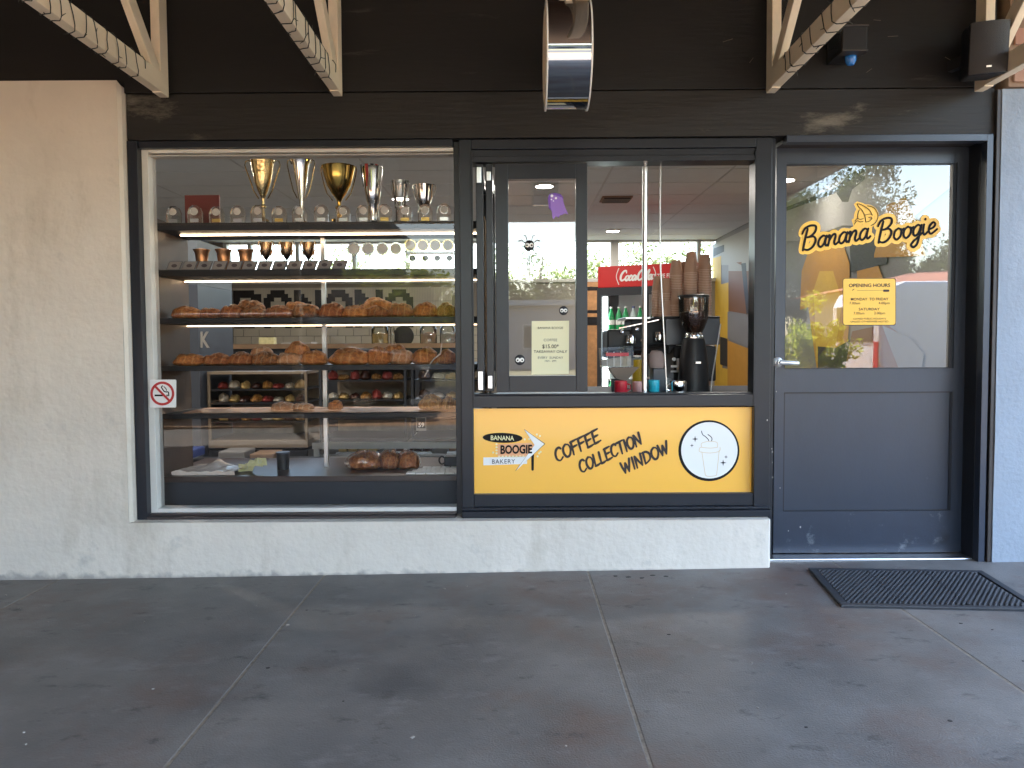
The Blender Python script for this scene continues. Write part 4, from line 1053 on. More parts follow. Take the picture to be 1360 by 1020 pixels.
L3 = [(230,268,409,'round',bk[0],'flat golden split loaf at the far left end of the upper bread shelf'),
 (266,293,410,'round',bk[1],'dull brown roll right of the far left loaf on the upper bread shelf'),
 (293,324,407,'round',bk[1],'dark crusted loaf tucked left of the curved seeded ring, upper bread shelf'),
 (322,354,409,'round',M_seed,'seeded loaf underneath the curved seeded ring, upper bread shelf'),
 (354,389,408,'long',bk[1],'split dark loaf directly under the mosaic O-like arch, upper bread shelf'),
 (389,424,405,'round',M_seed,'dark seeded loaf below the stacked orange loaf left of the steel upright, upper shelf'),
 (424,457,405,'long',bk[1],'crackled loaf just right of the steel upright on the upper bread shelf'),
 (455,489,408,'long',bk[0],'low crackled loaf left of the big smooth loaf, upper bread shelf'),
 (486,516,408,'round',bk[1],'small dark loaf in front under the big smooth loaf, upper bread shelf'),
 (517,548,404,'round',bk[1],'peaked loaf right of the big smooth loaf on the upper bread shelf'),
 (549,581,404,'round',bk[0],'domed loaf second from the right mullion on the upper bread shelf'),
 (580,606,405,'round',bk[3],'domed loaf against the right mullion on the upper bread shelf')]
for i, (a, b, c, k, mt, lb) in enumerate(L3): loaf(a, b, c, s3, k, mt, lb, G3, seed=i, Y=.36+.012*(i % 3))
def ontop(px0, px1, ptop, pbot, kind, mt, label, group, Y, seed, rot=0, tilt=0): return loaf(px0, px1, ptop, PZ(pbot, Y, 400), kind, mt, label, group, Y=Y, seed=seed, rot=rot, tilt=tilt)
ontop(316,352,396.5,414,'round',M_seed,'tall curved seeded loaf leaning on top of its neighbours, upper bread shelf',G3,.42,2,0,16)
ontop(379,408,401.5,415,'bun',bk[0],'bright orange-brown loaf stacked behind the dark seeded one, upper bread shelf',G3,.46,1)
ontop(480,520,398.5,417,'bun',bk[0],'biggest smooth glossy loaf on the upper bread shelf',G3,.47,3)
L4 = [(232,270,471,'bun',bk[0],'glossy golden oval loaf at the far left of the lower bread shelf'),
 (268,305,471,'bun',bk[1],'reddish dark loaf second from the left end of the lower bread shelf'),
 (303,337,470,'round',bk[1],'cracked dark loaf left of the pale stacked roll, lower bread shelf'),
 (335,370,469,'round',M_seed,'dark loaf underneath the pale stacked roll, lower bread shelf'),
 (367,400,470,'long',bk[2],'striped floury loaf underneath the stacked round loaf, lower bread shelf'),
 (398,434,468,'round',bk[0],'cracked loaf just left of the steel upright on the lower bread shelf'),
 (440,489,465.5,'long',bk[0],'longest smooth loaf right of the steel upright on the lower bread shelf'),
 (487,517,463.5,'round',bk[0],'peaked loaf left of the tilted torpedo, lower bread shelf'),
 (516,548,465.5,'round',bk[2],'floured round loaf in front of the tilted torpedo, lower bread shelf'),
 (547,581,464.5,'round',bk[0],'broad loaf second from the right mullion on the lower bread shelf'),
 (580,606,467,'round',bk[0],'split loaf against the right mullion on the lower bread shelf')]
for i, (a, b, c, k, mt, lb) in enumerate(L4): loaf(a, b, c, s4, k, mt, lb, G4, seed=i+1, Y=.36+.012*(i % 3))
ontop(332,361,458.5,475,'bun',bk[2],'pale floury roll stacked over the dark loaf, lower bread shelf',G4,.43,2,0,8)
ontop(380,409,456.5,474,'bun',bk[0],'round loaf stacked over the striped floury one, lower bread shelf',G4,.44,3)
ontop(510,541,454,478,'bun',bk[0],'tilted torpedo loaf resting on the stack near the right of the lower shelf',G4,.45,0,0,-28)
for i, (a, b, c, k, mt, lb) in enumerate([(359,390,535,'bun',bk[2],'pale bun, left of the pair in the middle of the papered shelf'),
 (387,414,536,'bun',bk[2],'pale bun, right of the pair in the middle of the papered shelf'),
 (434,453,533,'bun',bk[0],'small pink-brown bun alone beside the steel upright'),
 (557,587,527,'crumbly',bk[3],'knobbly golden cheese bun near the right end of the papered shelf'),
 (585,606,529,'crumbly',bk[3],'knobbly cheese bun against the right mullion on the papered shelf')]): loaf(a, b, c, s5+.008, k, mt, lb, G5, seed=i, Y=.38)
# brown paper liner
m = MB(); n = 60; vs = []; fs = []
for j in range(5):
    for i in range(n+1):
        x = PX(240, .26)+(PX(605, .26)-PX(240, .26))*i/n; y = .25+.085*j
        vs.append((x, y, s5+.002+.006*abs(noise.noise(Vector((x*9, y*9, 1))))+(.004 if j else 0)))
for j in range(4):
    for i in range(n): a = j*(n+1)+i; fs.append((a, a+1, a+n+2, a+n+1))
m.add(vs, fs); o = m.build('shelf_paper', mat('baking_paper', (.62,.34,.19), .6, var=.12, vscale=15), None, smooth=True)
tag(o, 'crinkled brown baking paper lining the lowest shelf', 'paper')

# ---- trophies
def handles(m, x, z0, z1, r0, out, c, rad=.0035, curl=True):
    for s in (-1, 1):
        pts = [(c[0]+s*(r0*.45), c[1], z0), (c[0]+s*(r0*.80+out*.2), c[1], z0+(z1-z0)*.22), (c[0]+s*(r0*.95+out*.45), c[1], z0+(z1-z0)*.5), (c[0]+s*(r0+out*.9), c[1], z0+(z1-z0)*.78), (c[0]+s*(r0+out*1.15), c[1], z0+(z1-z0)*.93), (c[0]+s*(r0+out), c[1], z1+.006)]
        if curl: pts += [(c[0]+s*(r0+out*.55), c[1], z1+.012), (c[0]+s*(r0*.98), c[1], z1-.012)]
        m.append(pts)
def trophy(px, ptop, Y, zb, rim_px, prof, mt, label, hout=None, group='big trophy cups on the top shelf', plinth=True, hm=None, name='trophy_cup'):
    x = PX(px, Y, 240); zt_ = PZ(ptop, Y, px); H = zt_-zb; r = PW(rim_px/2, Y)
    t = thing(name, label, 'trophy', (x, Y, zb), group)
    ph = .035 if plinth else 0
    if plinth: MB().lathe([(.036, 0), (.036, ph), (.030, ph+.001)], (x, Y, zb), 20).build('plinth', M_plastic, t)
    h = H-ph
    MB().lathe([(a*r, ph+b*h) for a, b in prof], (x, Y, zb), 28).build('cup', mt, t, smooth=True)
    if hout:
        hs_ = []; handles(hs_, x, zb+ph+h*.38, zb+H*.97, r*.72, PW(hout, Y), (x, Y))
        for pts in hs_: MB().tube(pts, .0032 if H > .1 else .0016, 7).build('handle', hm or mt, t, smooth=True)
    return t
CONE = [(.42,0),(.40,.03),(.12,.07),(.09,.20),(.20,.24),(.20,.26),(.09,.29),(.10,.36),(.16,.40),(.36,.50),(.58,.64),(.72,.80),(.82,.97),(.86,1.0),(.82,.995),(.68,.80),(.1,.45)]
FLUTE = [(.40,0),(.38,.03),(.12,.06),(.10,.14),(.16,.18),(.14,.24),(.36,.55),(.60,.90),(.78,1.0),(.74,1.0),(.55,.90),(.1,.35)]
BOWL = [(.40,0),(.36,.04),(.12,.10),(.10,.22),(.2,.26),(.50,.40),(.78,.62),(.92,.9),(.98,1.0),(.92,.99),(.74,.64),(.1,.36)]
YT = .46; z1_ = SH[0]
trophy(349, 213, YT, z1_, 36, CONE, M_gold2, 'tall two-handled gold and silver trophy, leftmost on the top shelf', 9, hm=M_gold)
trophy(400, 212, YT, z1_, 34, FLUTE, M_silver, 'tall slim silver flute trophy on the top shelf', 5, hm=M_gold2)
trophy(450, 221, YT, z1_, 52, CONE, M_gold, 'wide deep gold trophy cup on the top shelf', 4)
t = trophy(495, 222, YT, z1_, 31, [(.45,0),(.42,.3),(.55,.34),(.72,.6),(.90,1),(.84,1),(.66,.6),(.2,.38)], M_silver, 'mirror vase trophy with red and navy stripes on the top shelf', None)
x = PX(495, YT); 
for a, c_ in ((-.9, M_darkgrey), (-.2, M_red), (.35, M_darkgrey), (.8, M_red)):
    m = MB(); zz0 = z1_+.22; 
    for k in (0, 1):
        for q in (a-.16, a+.16):
            r_ = PW(31/2, YT)*((.66 if k == 0 else .88)+.012); m.v.append(Vector((x+r_*math.sin(q), YT-r_*math.cos(q), zz0+k*.12)))
    m.f = [(0, 1, 3, 2)]; m.build('stripe', c_, t)
trophy(531, 240, YT, z1_, 24, [(.5,0),(.5,.3),(.6,.32),(.7,.6),(.92,1),(.88,1),(.64,.6),(.2,.36)], M_acryl, 'clear cut-glass trophy tumbler on the top shelf', 3)
trophy(563, 246, YT, z1_, 27, BOWL, M_silver, 'squat silver cup with curled handles, rightmost on the top shelf', 5)
rb = B(PX(252, .52), PX(297, .52), .50, .52, z1_, PZ(260, .52, 275)).build('red_card_box', mat('dark_red_card', (.16,.02,.015), .5)); tag(rb, 'dark red card box behind the leftmost acrylic awards', 'box')
# ---- acrylic awards along the front of the top shelf
def award_proto():
    t = thing('acrylic_award', '', 'award', (0, 0, 0), 'acrylic awards along the front of the top shelf')
    m = MB(); pr = [(-.038,0),(.038,0),(.040,.055),(.030,.082),(.012,.094),(-.012,.094),(-.030,.082),(-.040,.055)]
    m.prism(pr, .022, lambda u, v, w: Vector((u, w-.011, v))); m.build('clear_block', M_acryl, t, bev=.002)
    MB().lathe([(.0195, 0), (.0195, .002), (.0001, .003)], (0, -.0125, .063), 24, MY).build('medal_disc', M_disc, t)
    MB().lathe([(.0215, 0), (.0215, .0015), (.0195, .0015)], (0, -.0118, .063), 24, MY).build('medal_ring', M_silver, t)
    B(-.022, .022, -.0135, -.0115, .008, .026).build('plaque', M_steel, t)
    return t
pos = [231, 259, 288, 316, 343, 371, 398, 427, 456, 483, 511, 538, 565, 590]
wh = ['at the far left end of the top shelf', 'in front of the left part of the red card box', 'in front of the right end of the red card box', 'third in from the red card box towards the gold cup', 'just left below the tall gold and silver trophy', 'between the gold-silver and the slim silver trophy', 'directly below the slim silver flute', 'between the slim silver and the wide gold trophy', 'directly below the wide gold trophy', 'below the striped mirror vase', 'between the striped vase and the glass tumbler', 'below the clear glass tumbler', 'below the squat silver cup', 'at the far right by the mullion']
pa_ = award_proto(); M_plgold = mat('gold_plaque', (.55,.38,.12), .35, metal=.7)
for i, x in enumerate(pos):
    t = pa_ if i == 0 else dup(pa_)
    t.location = (PX(x, .29, 285), .29, z1_+.001); t.scale = (1, 1, 1.0+.04*math.sin(i*2.1))
    t['label'] = 'clear acrylic award %s' % wh[i]
    if i in (2, 5, 10, 11, 12):
        for ch in t.children:
            if ch.name.startswith('plaque'): ch.data = ch.data.copy(); ch.data.materials[0] = M_plgold; ch['label'] = 'gold plaque'
# ---- second shelf: bowls, little cups, cards, medals
z2_ = SH[1]
BP = [(.55,0),(.62,.02),(.66,.10),(.70,.55),(.80,.85),(1.0,.98),(1.0,1.0),(.72,.90),(.6,.3)]
for px, lb in ((268, 'leftmost copper bowl on the second shelf'), (297, 'middle copper bowl on the second shelf'), (326, 'right copper bowl of three, next to the little handled cups')):
    x = PX(px, .40, 340); r = PW(11, .40); zt_ = PZ(331.5, .40, px)
    t = MB().lathe([(a*r, b*(zt_-z2_-.0)) for a, b in BP], (x, .40, z2_), 24).build('copper_bowl', M_copper, smooth=True); tag(t, lb, 'bowl', 'copper bowls on the second shelf')
for px, lb in ((351.5, 'little bronze two-handled cup left of three on the second shelf'), (379, 'little bronze two-handled cup in the middle of three on the second shelf'), (408, 'little bronze two-handled cup right of three, nearest the steel upright')):
    trophy(px, 322, .40, z2_, 18, [(.45,0),(.42,.05),(.12,.12),(.1,.40),(.35,.48),(.72,.62),(.86,.85),(.92,1.0),(.86,.99),(.6,.6),(.1,.5)], M_bronze, lb, 3.2, 'little bronze cups on the second shelf', False)
cardp = thing('award_card', 'dark slanted award card in the row along the second shelf', 'card', (0,0,0), 'slanted award cards along the second shelf')
m = MB(); m.prism([(-.036,0),(.036,0),(.050,.048),(-.024,.048)], .006, lambda u, v, w: Vector((u, v*.35+w, v))); m.build('card_back', M_card, cardp)
m = MB(); m.prism([(-.031,.004),(.031,.004),(.044,.045),(-.020,.045)], .0012, lambda u, v, w: Vector((u, v*.35-.001-w, v))); m.build('card_print', mat('faded_print', (.27,.24,.22), .4), cardp)
m = MB(); m.prism([(.006+.016*math.cos(q*.7854/1)*1, .024+.010*math.sin(q*.7854)) for q in range(8)], .0008, lambda u, v, w: Vector((u, v*.35-.0026-w, v))); m.build('card_print', mat('dark_oval_print', (.07,.05,.05), .4), cardp)
place = ['at the far left end', 'below the grey gap left of the bowls', 'under the leftmost copper bowl', 'between the first two copper bowls', 'under the middle copper bowl', 'under the right copper bowl', 'between bowl and first bronze cup', 'under the first bronze cup', 'under the middle bronze cup', 'left below the right bronze cup', 'right below the right bronze cup', 'at the right end by the glass awards']
for i in range(12):
    t = cardp if i == 0 else dup(cardp)
    t.location = (PX(229+i*20, .26, 350), .262, z2_+.001); t['label'] = 'dark slanted award card %s of the second shelf' % place[i]
def medal(px, py, zb, label, r_px=8.5, mt=M_disc, ringm=M_silver, grp='glass medal awards'):
    x = PX(px, .34, py); z = PZ(py, .34, px); r = PW(r_px, .34)
    t = thing('medal_award', label, 'award', (x, .34, zb), grp)
    MB().lathe([(r*.80, 0), (r*.80, .006), (.0001, .0065)], (x, .338, z), 24, MY).build('medal_disc', mt, t)
    MB().lathe([(r*.80, -.001), (r, -.001), (r, .005), (r*.80, .005)], (x, .338, z), 24, MY).build('medal_ring', ringm, t)
    if z-r > zb+.01:
        m = MB(); m.prism([(x-.010, z-r*.9), (x+.010, z-r*.9), (x+.026, zb), (x-.026, zb)], .018, lambda u, v, w: Vector((u, .332+w, v))); m.build('clear_stand', M_acryl, t, bev=.002)
for i, px in enumerate((470, 489, 508, 526)): medal(px, 330.5, z2_+.0005, '%s clear medal on a flared stand left of the glass riser' % ('first', 'second', 'third', 'fourth')[i])
zg = PZ(334.5, .34, 570)
gs = B(PX(540, .34), PX(606, .34)+.08, .28, .44, zg-.006, zg).build('glass_riser', M_jar); tag(gs, 'small raised glass shelf at the right end of the second shelf', 'shelf')
for s in (542, 604): B(PX(s, .34), PX(s, .34)+.006, .30, .42, z2_-origin_of(gs).z*0, zg-.0065).build('riser_leg', M_jar, gs)
for i, px in enumerate((545, 561.5, 578, 595)): medal(px, 326, zg, 'gold-rimmed medal standing on the raised glass shelf, %s' % ('leftmost', 'second from left', 'third from left', 'rightmost')[i], 8, M_disc, M_gold2, 'gold rimmed medals on the glass shelf')
for i, px in enumerate((548, 565, 581, 597)): medal(px, 343, z2_+.0005, 'small clear award standing under the raised glass shelf, %s' % ('leftmost', 'second from left', 'third from left', 'rightmost')[i], 5, M_darkgrey, M_silver, 'small awards under the glass shelf')
m = MB().lathe([(.012, 0), (.014, .02), (.005, .04), (.005, .06), (.012, .065)], (PX(435, .40), .40, z2_), 16).build('glass_bell', M_jar, smooth=True); tag(m, 'tiny glass bell ornament by the steel upright on the second shelf', 'ornament')

# ---- things lying on the window counter
m = MB(); nx_, ny_ = 22, 10; vs = []; fs = []
for j in range(ny_+1):
    for i in range(nx_+1):
        u, v = i/nx_, j/ny_; x = PX(230, .3, 620)+.34*u+.05*v*(1-u); y = .27+.30*v-.08*u*v
        vs.append((x, y, zc+.018+.018*abs(noise.noise(Vector((x*14, y*14, 2))))+.03*math.exp(-((u-.4)/.15)**2)*v**2))
for j in range(ny_):
    for i in range(nx_): a = j*(nx_+1)+i; fs.append((a, a+1, a+nx_+2, a+nx_+1))
m.add(vs, fs); e = len(m.v); base = [(vs[i][0]+.003, vs[i][1]+.004, zc+.001) for i in range(nx_+1)]; m.add(base, []); m.f += [(e+i, e+i+1, i+1, i) for i in range(nx_)]
o = m.build('bag_bundle', M_poly, smooth=True); tag(o, 'flat crumpled bundle of clear cellophane bags on the left of the window counter', 'bags')
tb = thing('ring_tags', 'bunch of yellow price tags on little rings lying on the window counter', 'tags', (PX(330, .34), .34, zc))
rr = random.Random(5)
for i in range(9):
    x = PX(316+i*3.6, .34, 615); y = .40+rr.uniform(-.02, .03); M_ = Matrix.Translation((x, y, zc+.012+i*.002+(.022 if i > 3 else 0))) @ Matrix.Rotation(rr.uniform(-.5,.5), 4, 'Z') @ Matrix.Rotation(R(48+rr.uniform(-15,15)), 4, 'X') @ Matrix.Rotation(rr.uniform(-.3,.3), 4, 'Y')
    B(-.022, .022, -.018, .030, -.0006, .0006, M_).build('paper_tag', M_tag, tb)
for i, (px, py) in enumerate(((318,620),(327,621),(345,613))):
    c = at(px, py, .33); ring = [c+Vector((.008*math.cos(q), 0, .009*math.sin(q))) for q in [2*math.pi*k/14 for k in range(15)]]
    MB().tube(ring, .0009, 5).build('wire_ring', M_steel, tb)
t = thing('black_tub', 'black cylindrical tub on the window counter', 'tub', (PX(373, .48), .48, zc))
MB().lathe([(.032, 0), (.037, .095), (.033, .095), (.03, .005)], (PX(373, .48), .48, zc), 22).build('tub_body', M_plastic, t, smooth=True)
MB().lathe([(.038, .09), (.040, .098), (.036, .098)], (PX(373, .48), .48, zc), 22).build('tub_rim', M_grey, t)
for i, (a, b, c, lb) in enumerate(((460,506,602,'left bagged pastry of three on the window counter'),(500,532,601,'middle bagged pastry of three on the window counter'),(524,556,601,'right bagged pastry of three, dark and glossy, on the window counter'))):
    o = loaf(a+2, b-2, c+2, zc+.002, 'crumbly', bk[0], lb, 'bagged pastries on the window counter', Y=.50-.0*i, seed=i, cat='pastry', name='pastry')
    me = loaf_mesh('crumbly', 7+i).mesh('plastic_bag', Vector((0,0,0)), True); me.materials.append(M_wrap); w_ = bpy.data.objects.new('plastic_bag', me); COL.objects.link(w_)
    w_.parent = o; w_.scale = (1.15, 1.18, 1.12); w_.location = (0, 0, 0)
bt = thing('paver_reflection', 'white square blocks standing in for sunlit pavers mirrored in the window', 'tray', (PX(575, .3), .3, zc))  # reflection of sunlit paving in the glass, modelled as white blocks
B(PX(539, .27, 635), PX(640, .27), .245, .50, zc, zc+.004).build('mirrored_paver_bed', M_grout, bt)
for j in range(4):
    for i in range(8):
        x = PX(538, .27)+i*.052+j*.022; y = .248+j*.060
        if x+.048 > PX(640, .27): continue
        B(x, x+.048, y, y+.055, zc+.004, zc+.012).build('mirrored_paver', mat('mirrored_paver_white', (.85,.84,.80), .6, var=.05) if 'mirrored_paver_white' not in MATS else MATS['mirrored_paver_white'], bt, bev=.002)
cl = thing('black_clip_box', 'small black device with looped handle at the right end of the window counter', 'device', (PX(596, .55), .55, zc))
B(PX(589, .55), PX(612, .55), .50, .60, zc+.002, zc+.062).build('device_body', M_plastic, cl, bev=.008)
c = Vector((PX(587, .55), .52, zc+.04)); MB().tube([c+Vector((.016*math.cos(q)-.004, 0, .022*math.sin(q))) for q in [R(40+28*k) for k in range(11)]], .005, 8).build('loop_handle', M_plastic, cl, smooth=True)
lc = thing('lucky_cord', 'pale twisted cord hanging in front of the last loaf on the lower bread shelf', 'cord', (PX(590, .26), .26, s4))
m = MB(); m.tube([at(a, b, .255) for a, b in ((606,453),(600,448),(592,450),(587,455),(586,462),(585,470),(577,476),(572,482),(568,492),(564,500))], .0036, 6); m.build('cord', M_kraft if False else mat('pale_cord', (.62,.52,.46), .6, var=.2, vscale=60), lc, smooth=True)

# ================================================================== deeper in the shop
M_cabin = mat('cabinet_lining', (.20,.15,.10), .5, var=.3, vscale=8)
def cabinet(x0, x1, z0, z1, Y, D, frame, label, shelves, n):
    t = thing('display_cabinet', label, 'cabinet', ((x0+x1)/2, Y, z0))
    w = .020
    for x in (x0, x1-w):
        for y in (Y, Y+D-w): B(x, x+w, y, y+w, z0, z1).build('corner_post', frame, t)
    B(x0, x1, Y-.004, Y+D, z1-.018, z1+.004).build('top', frame, t); B(x0, x1, Y-.004, Y+D, z0-.06, z0).build('base', frame, t)
    B(x0+w, x1-w, Y+D-.02, Y+D, z0, z1-.03).build('back', M_cabin, t)
    for z in shelves: B(x0+w, x1-w, Y+.02, Y+D-.02, z, z+.012).build('shelf', M_plastic, t)
    return t
Yc = 2.6; cz0, cz1 = PZ(585, Yc, 340), PZ(494, Yc, 340)
c0, c1 = PX(276, Yc, 540), PX(408, Yc, 540); sh_ = [PZ(519, Yc, 340), PZ(537, Yc, 340), PZ(562, Yc, 340)]
cabinet(c0, c1, cz0, cz1, Yc, .6, mat('cabinet_frame', (.22,.17,.12), .45), 'pale framed glass display cabinet of cakes behind the left shelves', sh_, 0)
B(c0, c1, Yc, Yc+.6, .03, cz0-.082).build('cabinet_stand', M_plastic)
tag(bpy.data.objects['cabinet_stand'], 'black stand under the pale framed cake cabinet', 'stand')
Yd = 2.3; e0_, e1_ = PX(424, Yd, 540), PX(540, Yd, 540); ez0, ez1 = PZ(582, Yd, 480), PZ(484, Yd, 480)
sh2 = [PZ(507, Yd, 480), PZ(533, Yd, 480), PZ(558, Yd, 480)]
cabinet(e0_, e1_, ez0, ez1, Yd, .6, M_darkgrey, 'dark framed pastry cabinet right of the steel upright', sh2, 0)
f0_, f1_ = PX(546, Yd, 540), PX(650, Yd, 540)
cabinet(f0_, f1_, ez0, ez1, Yd, .6, M_darkgrey, 'dark framed pastry cabinet by the mullion holding dark cakes', sh2, 0)
st_ = thing('steel_bench', 'stainless bench with open shelves under the pastry cabinets', 'bench', ((e0_+f1_)/2, Yd, .03))
zb1, zb2 = PZ(590, Yd, 500), PZ(603, Yd, 500)
B(e0_-.05, f1_, Yd-.05, Yd+.65, zb1-.03, zb1+.02).build('bench_top', M_steel, st_); B(e0_-.05, f1_, Yd, Yd+.6, zb2-.02, zb2).build('shelf', M_steel, st_)
for x in (e0_-.04, (e0_+f1_)/2, f1_-.05): B(x, x+.04, Yd-.04, Yd, .03, zb1-.03).build('leg', M_steel, st_)
B(PX(545, Yd+.3), PX(605, Yd+.3), Yd+.30, Yd+.55, .1, zb2-.05).build('storage_box', mat('pale_blue_tub', (.38,.44,.50), .5)); tag(bpy.data.objects['storage_box'], 'pale blue storage box under the steel bench', 'box')
rr = random.Random(11)
def goods(x0, x1, zz, Y, n, names, grp, where):
    for i in range(n):
        x = x0+(x1-x0)*(i+.5)/n; nm, mt, lab = names[i % len(names)]
        key = ('bun', i % 4, mt.name)
        if key not in LM: me = loaf_mesh('bun', i % 4+1).mesh('x', Vector((0,0,0)), True); me.materials.append(mt); LM[key] = me
        o = bpy.data.objects.new(nm, LM[key]); COL.objects.link(o); w = (x1-x0)/n*.42
        o.location = (x, Y, zz+.013); o.scale = (w*1.12, .07, rr.uniform(.045, .078)); o.rotation_euler.z = rr.uniform(-.3, .3)
        tag(o, '%s %s, %s' % (lab, where, ['first from left', 'second from left', 'third from left', 'fourth from left', 'fifth from left', 'sixth from left', 'seventh from left', 'rightmost'][i]), 'pastry', grp)
M_choc = mat('chocolate_icing', (.07,.025,.015), .35); M_straw = mat('pink_red_glaze', (.35,.06,.05), .3); M_custard = mat('custard_cake', (.55,.36,.13), .5, var=.2, vscale=20); M_cream = mat('cream_filling', (.62,.55,.45), .5, var=.2, vscale=30)
cakes = [('cake_slice', M_straw, 'red cake'), ('cake_slice', M_cream, 'cream cake'), ('cake_slice', M_custard, 'custard cake'), ('cake_slice', M_choc, 'chocolate cake'), ('bun', BREAD[3], 'golden bun')]
for s, (zz, nm) in enumerate(zip(sh_, ('top', 'middle', 'lower'))): goods(c0+.04, c1-.04, zz, Yc+.13, 8, cakes[s:]+cakes[:s], 'cakes in the pale cabinet', 'on the %s shelf of the pale cabinet' % nm)
for s, (zz, nm) in enumerate(zip(sh2, ('top', 'middle', 'lower'))):
    goods(e0_+.04, e1_-.04, zz, Yd+.13, 7, (cakes[1:]+cakes[:1]) if s else [cakes[0], cakes[4], cakes[0], cakes[3], cakes[4]], 'pastries in the dark cabinets', 'on the %s shelf of the middle cabinet' % nm)
    goods(f0_+.04, f1_-.04, zz, Yd+.13, 5, [cakes[3], cakes[1], cakes[2]], 'pastries in the dark cabinets', 'on the %s shelf of the right cabinet' % nm)
for k, (x, w_, lb, mt_2) in enumerate(((.12, .34, 'left metal baking tray of slices on the steel bench shelf', M_custard), (.58, .30, 'middle metal baking tray of slices on the steel bench shelf', M_choc), (1.0, .28, 'right metal baking tray of slices on the steel bench shelf', M_kraft))):
    t = thing('baking_tray', lb, 'tray', (e0_+x, Yd+.1, zb2), 'baking trays on the steel bench shelf')
    B(e0_+x, e0_+x+w_, Yd+.04, Yd+.4, zb2+.001, zb2+.012).build('tray_pan', M_steel, t)
    for q in range(4): B(e0_+x+.012+q*w_/4.2, e0_+x+.012+q*w_/4.2+w_/5, Yd+.05, Yd+.36, zb2+.0125, zb2+.045).build('slice', mt_2, t, bev=.006)
for k, (a_, b_, c_, d_, lb, mt_2) in enumerate(((286, 322, 600, 612, 'grey folded carton under the pale cake cabinet', M_murgrey), (328, 360, 603, 612, 'brown carton under the pale cake cabinet', M_soffit), (236, 252, 598, 606, 'small blue bundle low at the left behind the counter', M_label))):
    t = B(PX(a_, 1.9), PX(b_, 1.9), 1.9, 2.15, PZ(d_, 1.9, a_)-.02, PZ(c_, 1.9, a_)).build(('folded_carton', 'brown_carton', 'blue_bundle', 'paper_sack')[k], mt_2, bev=.01); tag(t, lb, ('carton', 'carton', 'bundle', 'sack')[k])
t = B(PX(216, 1.9), PX(410, 1.9), 1.85, 2.3, .03, PZ(612, 1.9, 330)-.022).build('low_cupboard', M_darkgrey); tag(t, 'low dark cupboard standing behind the left end of the window counter', 'cupboard')
pc = thing('price_card', 'small white price card numbered 59 on the cabinet by the mullion', 'card', (PX(559, Yd-.01, 560), Yd-.01, PZ(574, Yd)))
B(PX(552.5, Yd-.01, 560), PX(566, Yd-.01, 560), Yd-.012, Yd-.008, PZ(572, Yd-.01, 560), PZ(553.5, Yd-.01, 560)).build('card', M_murwhite, pc)
text('59', 'number', M_whitep, tf(559.5, 567, 0, Yd-.012, .004), 8, pc, bold=.03)
B(PX(553.5, Yd-.01, 560), PX(565, Yd-.01, 560), Yd-.0145, Yd-.0125, PZ(568.5, Yd-.01, 560), PZ(555, Yd-.01, 560)).build('card_panel', M_darkgrey, pc)
kw = thing('cool_room', 'dark grey upright cold cabinet at the left behind the shelves', 'cabinet', (PX(230, 2.5), 2.5, .03))
B(PX(150, 2.5), PX(264, 2.5, 450), 2.5, 3.3, .03, PZ(378, 2.5, 230)).build('door_panel', M_grey, kw); B(PX(150, 2.5), PX(264, 2.5, 450), 2.5, 3.3, PZ(378, 2.5, 230)+.002, PZ(318, 2.5, 230)).build('top_panel', mat('pale_grey_panel', (.13,.15,.17), .5), kw)
kl = text('K', 'wall_letter', M_steel, tf(272, 461, 0, 2.495, 0), 29, None, bold=.03, width=.62, extr=.01); tag(kl, 'silver letter K standing at the edge of the dark cold cabinet', 'letter')
# back counter with jars
Yj = 4.6; zj = PZ(458, Yj, 400)+.01
bs = thing('back_shelf', 'long tan shelf across the middle of the shop holding cookie jars', 'shelf', (PX(440, Yj), Yj, zj))
B(PX(268, Yj), PX(618, Yj), Yj, Yj+.35, zj-.05, zj).build('shelf_board', M_wood, bs); B(PX(268, Yj), PX(618, Yj), Yj+.02, Yj+.3, .03, zj-.051).build('shelf_base', M_darkgrey, bs)
for i, (a, b, lb, mt) in enumerate(((491, 514, 'glass jar of round biscuits', M_custard), (556, 579, 'glass jar of brown biscuits', M_kraft), (583, 604, 'foil-lidded glass jar by the mullion', M_cream), (516, 522, 'slim glass jar', M_cream))):
    x = (PX(a, Yj)+PX(b, Yj))/2; r = (PX(b, Yj)-PX(a, Yj))/2; zt_ = PZ(433, Yj, a)
    t = thing('biscuit_jar', lb + ' on the tan back shelf', 'jar', (x, Yj+.12, zj), 'jars on the tan back shelf')
    MB().lathe([(r, 0), (r, (zt_-zj)*.85), (r*.8, (zt_-zj))], (x, Yj+.12, zj), 20).build('jar_glass', M_jar, t, smooth=True)
    MB().lathe([(r*.82, (zt_-zj)), (r*.82, (zt_-zj)*1.06), (.001, (zt_-zj)*1.08)], (x, Yj+.12, zj), 20).build('lid', M_steel, t)
    MB().lathe([(r*.9, .005), (r*.92, (zt_-zj)*.55), (.001, (zt_-zj)*.68)], (x, Yj+.12, zj), 12).build('contents', mt, t)
t = MB().lathe([(.0001, 0), (.11, 0), (.115, .01), (.11, .02), (.0001, .02)], (PX(532, Yj), Yj+.25, PZ(446, Yj, 532)), 32, MY).build('round_black_tray', M_plastic); tag(t, 'round black tray propped upright on the tan back shelf', 'tray')
t = B(PX(340, Yj), PX(360, Yj), Yj+.1, Yj+.2, zj, PZ(448, Yj, 350)).build('yellow_carton', M_tag); tag(t, 'little yellow-green carton on the left of the tan back shelf', 'carton')
t = B(PX(372, Yj), PX(412, Yj), Yj+.05, Yj+.3, zj, zj+.02).build('paper_stack', M_murwhite); tag(t, 'low stack of white paper on the tan back shelf left of the upright', 'paper')

